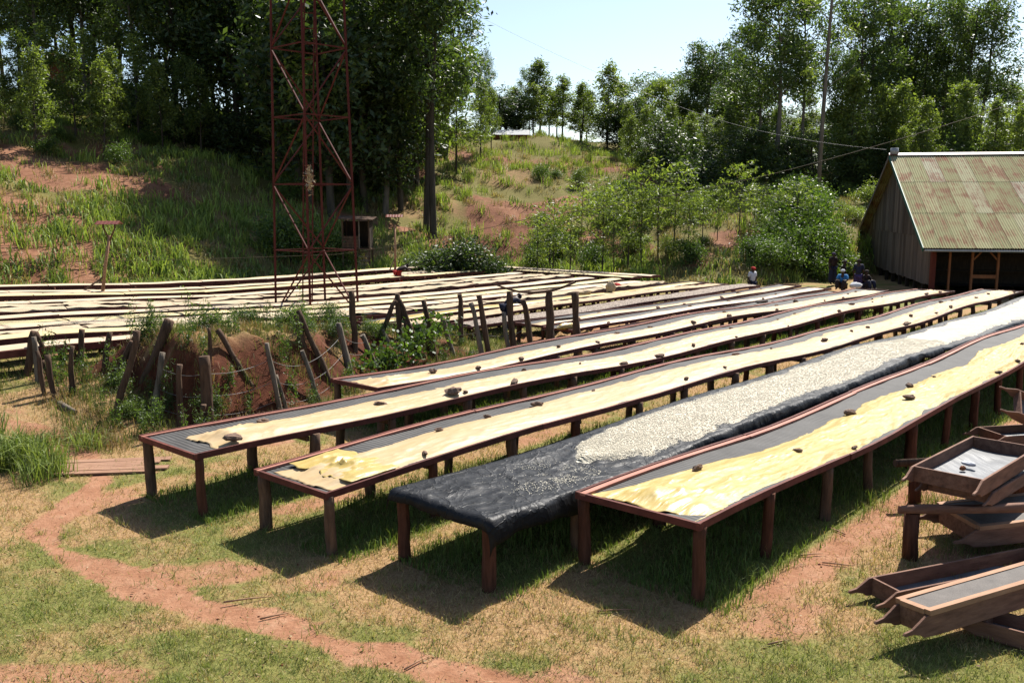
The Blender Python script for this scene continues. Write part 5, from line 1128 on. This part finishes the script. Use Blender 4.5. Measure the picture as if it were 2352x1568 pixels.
MB().add([(hx2 - 2, hy2 - 1.6, hz2 + 1.6), (hx2 + 2, hy2 - 1.6, hz2 + 1.6), (hx2 + 2, hy2, hz2 + 2.2), (hx2 - 2, hy2, hz2 + 2.2), (hx2 + 2, hy2 + 1.6, hz2 + 1.6), (hx2 - 2, hy2 + 1.6, hz2 + 1.6)], [[0, 1, 2, 3], [3, 2, 4, 5]]).build('roof', M['house_roof'], root)

hx3, hy3 = -40.0, 86.0; hz3 = tz(hx3, hy3)
root = empty('wood_house', (hx3, hy3, hz3), 'brick house with green gable trim hidden among the tall trees', 'house')
MB().box((hx3, hy3, hz3 + 1.5), (4.6, 4, 3.2)).build('wall', M['brick'], root)
MB().add([(hx3 - 2.2, hy3 - 2.02, hz3 + 3.1), (hx3 + 2.2, hy3 - 2.02, hz3 + 3.1), (hx3, hy3 - 2.02, hz3 + 4.1)], [[0, 1, 2]]).build('gable', M['brick'], root)
for sx in (-1, 1):
    MB().add([(hx3 + sx * 2.7, hy3 - 2.4, hz3 + 2.9), (hx3, hy3 - 2.4, hz3 + 4.2), (hx3, hy3 + 2.4, hz3 + 4.2), (hx3 + sx * 2.7, hy3 + 2.4, hz3 + 2.9)], [[0, 1, 2, 3]]).build('roof_side', M['trim'], root).modifiers.new('thick', 'SOLIDIFY').thickness = .1
MB().box((hx3 - 2.0, hy3, hz3 + 3.4), (.6, .6, 2.6)).build('chimney', M['brick'], root)
# weeds on and below the bank: upright stems set with narrow leaves
def weed_mesh(seed, h):
    rg = np.random.default_rng(seed); rd = random.Random(seed); mb = MB(); cl = []
    for k in range(rd.randint(3, 6)):
        a = Vector((rd.uniform(-.12, .12), rd.uniform(-.12, .12), 0)); b = a + Vector((rd.uniform(-.12, .12), rd.uniform(-.12, .12), h * rd.uniform(.6, 1.05)))
        mb.tube([a, a.lerp(b, .5), b], [.006, .005, .003], 4, 0, False)
        t = rg.random(34)**.8; cl.append(np.array(a)[None] + t[:, None] * np.array(b - a)[None] + rg.normal(size=(34, 3)) * [.045, .045, .02])
    V, F, col = leaves(np.concatenate(cl), .11, .024, rg, -.3)
    return mb.mesh('stem', M['leaf_stem']), np_mesh('foliage', V, F, M['leaf_bush'], col)
M['leaf_stem'] = simple('green_stem', (.08, .10, .03), (.16, .18, .06), 5)
WEED = [weed_mesh(300 + i, h) for i, h in enumerate((.7, .9, 1.1, .5, .8, 1.2))]
rw = np.random.default_rng(21); cnt = 0
while cnt < 120:
    s_, n_ = rw.uniform(7.4, 19), rw.uniform(-20.0, -15.0)
    if n_ > np.interp(s_, [8, 11, 14, 20], [-15.0, -15.4, -16.6, -17.3]): continue
    x, y, _ = P(s_, n_); zz1 = tz(x, y); topm = zz1 > .55 * np.interp(s_, [8, 10, 12, 14.5, 17, 20], [1.5, 1.7, 1.5, 1.2, .5, .2])
    if not topm and (s_ > 9.6 and n_ < -16.2 + .0 and zz1 > .25) and rw.random() < .75: continue
    st, fo = WEED[rw.integers(len(WEED))]
    root = empty('weed', (x, y, zz1 - .03), 'upright narrow-leaved weed growing on the earth bank', 'weed', 'weeds on the earth bank')
    q = rw.uniform(.4, .85) * (1.3 if s_ < 11 and n_ < -18 else 1); root.scale = (q, q, q); root.rotation_euler = (rw.uniform(-.1, .1), rw.uniform(-.1, .1), rw.uniform(0, 6.28))
    link('stem', st, root); link('foliage', fo, root); cnt += 1
for s_, n_, h_ in ((10.6, -18.6, .7), (11.8, -18.9, .6), (13.0, -18.6, .75), (14.2, -18.8, .7), (15.4, -18.5, .6), (16.4, -18.3, .55), (9.6, -19.2, .6), (12.4, -17.4, .5), (13.6, -17.9, .5), (15.0, -17.7, .5), (17.4, -18.6, .5), (8.4, -18.4, .5), (8.0, -17.0, .45), (9.0, -15.9, .45)):
    x, y, _ = P(s_, n_); plant('bank_shrub', 'B', x, y, h_, 1.2, 'small leafy shrub growing on the earth bank', 'shrub', 'shrubs on the earth bank', 'leaf_euc')
# climbing vine over the posts
cen = np.concatenate([np.array(c_)[None] + rng.normal(size=(170, 3)) * [.34, .2, .16] for c_ in ((-3.2, 22.6, .55), (-2.6, 22.9, .72), (-2.2, 23.3, .9), (-2.75, 22.4, .4), (-3.7, 21.8, .38), (-2.1, 23.9, 1.15))])
V, F, col = leaves(cen - np.array((-2.7, 22.7, 0)), .12, .10, rng, .1); o = link('vine', np_mesh('vine', V, F, M['leaf_bush'], col), None, (-2.7, 22.7, 0)); tag(o, 'leafy green vine sprawling over the posts of the bank', 'vine')

# ------------------------------------------------------------------ grass
def blades(x, y, z, h, w, lean, col, name, rg, label, cat='grass', seg=1):
    n = len(x); a = rg.random(n) * 6.283; b = rg.random(n) * 6.283; dx, dy = np.cos(a) * w / 2, np.sin(a) * w / 2
    lx, ly = np.cos(b) * lean * h, np.sin(b) * lean * h; base = np.stack([x, y, z - .01], 1); side = np.stack([dx, dy, dx * 0], 1); tip = base + np.stack([lx, ly, h * np.sqrt(np.maximum(1 - lean**2, .08))], 1)
    if seg == 1:
        V = np.stack([base - side, base + side, tip], 1).reshape(-1, 3); F = np.arange(3 * n).reshape(n, 3); k = 3
    else:
        mid = base + np.stack([lx * .28, ly * .28, h * .62], 1)
        V = np.stack([base - side, base + side, mid - side * .8, mid + side * .8, tip], 1).reshape(-1, 3); i = 5 * np.arange(n)[:, None]
        F = np.concatenate([i + [0, 1, 3], i + [0, 3, 2], i + [2, 3, 4]]); k = 5
    o = link(name, np_mesh(name, V, F, M['blade'], np.repeat(col, k, 0)))
    return tag(o, label, cat, kind='stuff')
rg = np.random.default_rng(99)
STRAW, GREEN, BROWN, LUSH = np.array((.64, .46, .235)), np.array((.30, .35, .10)), np.array((.48, .27, .145)), np.array((.12, .22, .035))
# turf of the yard
n = 330000; Y = 6.6 * (32 / 6.6)**(rg.random(n)**.95); X = (rg.random(n) * 2 - 1) * .62 * Y
bare, green, red = ground_masks(X, Y); s_, n_ = sn(X, Y)
keep = (rg.random(n) > bare * .93) & (red < .3) & (rg.random(n) > .06)
X, Y, green = X[keep], Y[keep], green[keep]; n = len(X)
cl_ = fbm(X * 5, Y * 5, 90, 2); 
isg = rg.random(n) < np.clip(green * 1.15 - .12 + (cl_ - .5) * 1.2, 0, 1); isb = rg.random(n) < .22
col = np.where(isg[:, None], GREEN, np.where(isb[:, None], BROWN, STRAW)) * rg.uniform(.55, 1.25, n)[:, None]
h = (.035 + .05 * rg.random(n)**1.5 + .04 * np.clip(cl_ - .5, 0, 1) * 4) * (1 + .02 * Y); w = .006 * (1 + .05 * Y) * rg.uniform(.6, 1.4, n)
blades(X, Y, terr(X, Y), h, w, rg.uniform(.45, .97, n), col, 'short_turf', rg, 'short half dry turf of the yard')
yy_ = 6.8 * (20 / 6.8)**rg.random(2600); xx_ = (rg.random(2600) * 2 - 1) * .6 * yy_; mk_ = ground_masks(xx_, yy_); k_ = (rg.random(2600) > mk_[0] * .9) & (mk_[2] < .2)
TUFT_YARD = np.stack([xx_[k_], yy_[k_], rg.uniform(.5, 1.3, k_.sum())], 1)
# lush grass in the shade under the long tables
XS, YS, HS = [], [], []
for nl, w_, s0, s1 in TABLES_NEAR:
    m = 17000; s_ = s0 + (s1 - s0) * rg.random(m)**1.5; n_ = nl + rg.uniform(-.15, w_ + .35, m); dens = ss(.35, .6, fbm(s_ * 1.1, n_ * 1.4, 120))
    k_ = rg.random(m) < .25 + .75 * dens; p = P(s_[k_], n_[k_]); XS.append(p[0]); YS.append(p[1]); HS.append((.06 + .16 * rg.random(k_.sum()) * dens[k_]) * ss(-.15, .1, n_[k_] - nl) * (.5 + .5 * ss(s0, s0 + 1, s_[k_])))
X, Y, h = np.concatenate(XS), np.concatenate(YS), np.concatenate(HS) + .03; n = len(X)
col = (LUSH + (GREEN - LUSH) * rg.random(n)[:, None]) * rg.uniform(.7, 1.25, n)[:, None]
blades(X, Y, terr(X, Y), h, np.full(n, .008) * (1 + .03 * Y), rg.uniform(.15, .75, n), col, 'lush_table_grass', rg, 'lush green grass growing under the long tables', seg=2)
# tall grass clump by the plank bridge, tufts along the bank and around the trays
def tufts(cs, nb, rad, hh, cola, colb, name, label, wd=.012, lean=(.2, .8)):
    cs = np.array(cs); m = len(cs) * nb; ci = np.repeat(np.arange(len(cs)), nb)
    X = cs[ci, 0] + rg.normal(0, rad, m); Y = cs[ci, 1] + rg.normal(0, rad, m); sc_ = cs[ci, 2] if cs.shape[1] > 2 else 1
    t = rg.random(m)[:, None]; col = (np.array(cola) * (1 - t) + np.array(colb) * t) * rg.uniform(.7, 1.25, m)[:, None]
    return blades(X, Y, terr(X, Y), hh * sc_ * rg.uniform(.45, 1.1, m), np.full(m, wd) * sc_, rg.uniform(*lean, m), col, name, rg, label, seg=2)
tufts([(-8.1 + rg.normal(0, .5), 14.6 + rg.normal(0, .5), rg.uniform(.7, 1.3)) for i in range(26)], 75, .13, .62, (.16, .24, .05), (.34, .40, .12), 'tall_grass', 'clump of tall arching green grass beside the plank bridge', .016, (.3, .92))
pts = []
while len(pts) < 420:
    a_, b_ = rg.uniform(6.2, 21), rg.uniform(-20.2, -14.6)
    if b_ > np.interp(a_, [6, 8, 11, 14, 21], [-15.8, -14.8, -15.2, -16.5, -17.2]): continue
    p = P(a_, b_); rr_ = float(ground_masks(np.array([p[0]]), np.array([p[1]]))[2][0])
    if rr_ > .35 and rg.random() < .55: continue
    pts.append((p[0], p[1], rg.uniform(.5, 1.3)))
tufts(pts[:260], 60, .14, .26, (.10, .14, .035), (.26, .28, .08), 'bank_grass', 'green grass tufts on the earth bank', .009)
tufts(pts[260:], 70, .15, .24, (.26, .16, .08), (.42, .30, .16), 'dry_bank_grass', 'dry brown grass tufts on the earth bank', .008, (.3, .95))
tufts([(rg.uniform(4.2, 8), rg.uniform(9.6, 13.6), rg.uniform(.5, 1.2)) for i in range(60)], 45, .12, .2, (.14, .19, .05), (.34, .30, .12), 'tray_grass', 'rough grass tufts around the wooden trays', .007)
tufts(TUFT_YARD[::2], 16, .045, .10, (.22, .27, .07), (.42, .42, .15), 'yard_tufts', 'small green tufts standing out of the turf', .006, (.3, .9))
tufts(TUFT_YARD[1::2], 16, .05, .085, (.42, .30, .14), (.66, .52, .27), 'dry_yard_tufts', 'small dry tufts standing out of the turf', .006, (.4, .95))
# far field between the tables
m = 26000; a_ = rg.uniform(0, 37, m); b_ = rg.uniform(-40, -19.5, m); p = P(a_, b_); k_ = (p[1] > 14) & (np.abs(p[0]) < .66 * p[1])
X, Y = p[0][k_], p[1][k_]; m = len(X); col = (GREEN + (LUSH - GREEN) * rg.random(m)[:, None]) * rg.uniform(.6, 1.2, m)[:, None]
blades(X, Y, terr(X, Y), rg.uniform(.08, .28, m), np.full(m, .03), rg.uniform(.2, .8, m), col, 'field_grass', rg, 'green grass growing between the far table rows')
# hillside: clumps of fodder grass, maize-like leaves and dry tufts
def hill_points(m, f):
    y = 38 + 62 * rg.random(m)**1.3; u = rg.uniform(-.64, .62, m); x = u * y; s_, n_ = sn(x, y)
    d = np.maximum(-39.6 - n_, s_ - 41.5 - 24 * ss(-24, -17, n_)); k = (d > .4) & f(x, y, u, d); return x[k], y[k]
bn = lambda x, y: ground_masks(x, y)[0]
x, y = hill_points(7800, lambda x, y, u, d: (rg.random(len(x)) > bn(x, y) * .9) & ((d < 11) | (rg.random(len(x)) < np.where(u > -.2, .22, .5))) & (fbm(x * .17, y * .17, 130) > .40))
tufts(np.stack([x, y, rg.uniform(.5, 1.25, len(x))], 1), 24, .24, .9, (.20, .30, .055), (.48, .58, .14), 'fodder_grass', 'tall bright green fodder grass covering the hillside', .055, (.2, .8))
x, y = hill_points(5200, lambda x, y, u, d: (rg.random(len(x)) > bn(x, y) * .55))
tufts(np.stack([x, y, rg.uniform(.5, 1.2, len(x))], 1), 20, .26, .5, (.28, .21, .10), (.48, .38, .19), 'dry_hill_grass', 'short dry grass tufts on the hillside', .045, (.3, .93))
x, y = hill_points(3800, lambda x, y, u, d: (fbm(x * .2, y * .2, 140) > .5) | (d < 5))
tufts(np.stack([x, y, rg.uniform(.5, 1.2, len(x))], 1), 22, .3, .65, (.14, .21, .05), (.32, .40, .11), 'hill_herbs', 'leafy green herbs on the hillside', .075, (.3, .9))
x, y = hill_points(3000, lambda x, y, u, d: (y > 78) & (u > -.1) & (u < .3))
tufts(np.stack([x, y, rg.uniform(.6, 1.1, len(x))], 1), 26, .35, .8, (.28, .38, .07), (.50, .58, .16), 'crest_grass', 'fresh green grass along the crest', .06, (.15, .7))
m = 2600; Y = 6.8 * (20 / 6.8)**rg.random(m); X = (rg.random(m) * 2 - 1) * .6 * Y; cen = np.stack([X, Y, terr(X, Y) + .012], 1)
V, F, col = leaves(cen, .05, .02, rg, 0); V[:, 2] = np.repeat(cen[:, 2], 4) + (V[:, 2] - np.repeat(cen[:, 2], 4)) * .25 + .006
cc = np.array([(.30, .17, .08), (.55, .42, .24), (.20, .10, .05)])[rg.integers(0, 3, m)]
tag(link('leaf_litter', np_mesh('leaf_litter', V, F, M['blade'], np.repeat(cc, 4, 0))), 'dead leaves and chips scattered over the yard', 'leaf litter', kind='stuff')
m = 1500; Y = 6.8 * (18 / 6.8)**rg.random(m); X = (rg.random(m) * 2 - 1) * .6 * Y; bb_ = ground_masks(X, Y)[0]; k_ = rg.random(m) < .15 + bb_; X, Y = X[k_], Y[k_]; m = len(X)
sz_ = (.006 + .018 * rg.random(m)**3)[:, None, None]; V = oc[None] * sz_ + np.stack([X, Y, terr(X, Y) + .004], 1)[:, None] + rg.normal(size=(m, 6, 3)) * sz_ * .2
tag(link('soil_crumbs', np_mesh('soil_crumbs', V, (of[None] + 6 * np.arange(m)[:, None, None]).reshape(-1, 3), M['red_earth_clod'])), 'small clods of red earth on the worn ground', 'clods', kind='stuff')
# twigs and chips lying on the yard
for i, (x, y, a, L) in enumerate([(-3.1, 9.3, .3, .5), (-1.0, 7.95, .9, .35), (3.5, 10.6, .2, .3), (3.7, 10.4, -.3, .35), (.9, 9.1, .1, .4), (4.3, 11.3, 2.0, .3), (-3.9, 7.75, -.7, .55), (2.5, 8.4, .4, .25), (-2.6, 8.9, .5, .3)]):
    z = max(tz(x, y), tz(x + L * math.cos(a), y + L * math.sin(a))) + .02; o = MB().tube([(x, y, z), (x + L * .5 * math.cos(a), y + L * .5 * math.sin(a), z + .006), (x + L * math.cos(a), y + L * math.sin(a), z)], [.010, .009, .005], 5, .2).build('twig', M['tray_pale'], None, (x, y, z)); tag(o, 'dry twig lying on the worn turf of the yard', 'twig', 'twigs on the yard')
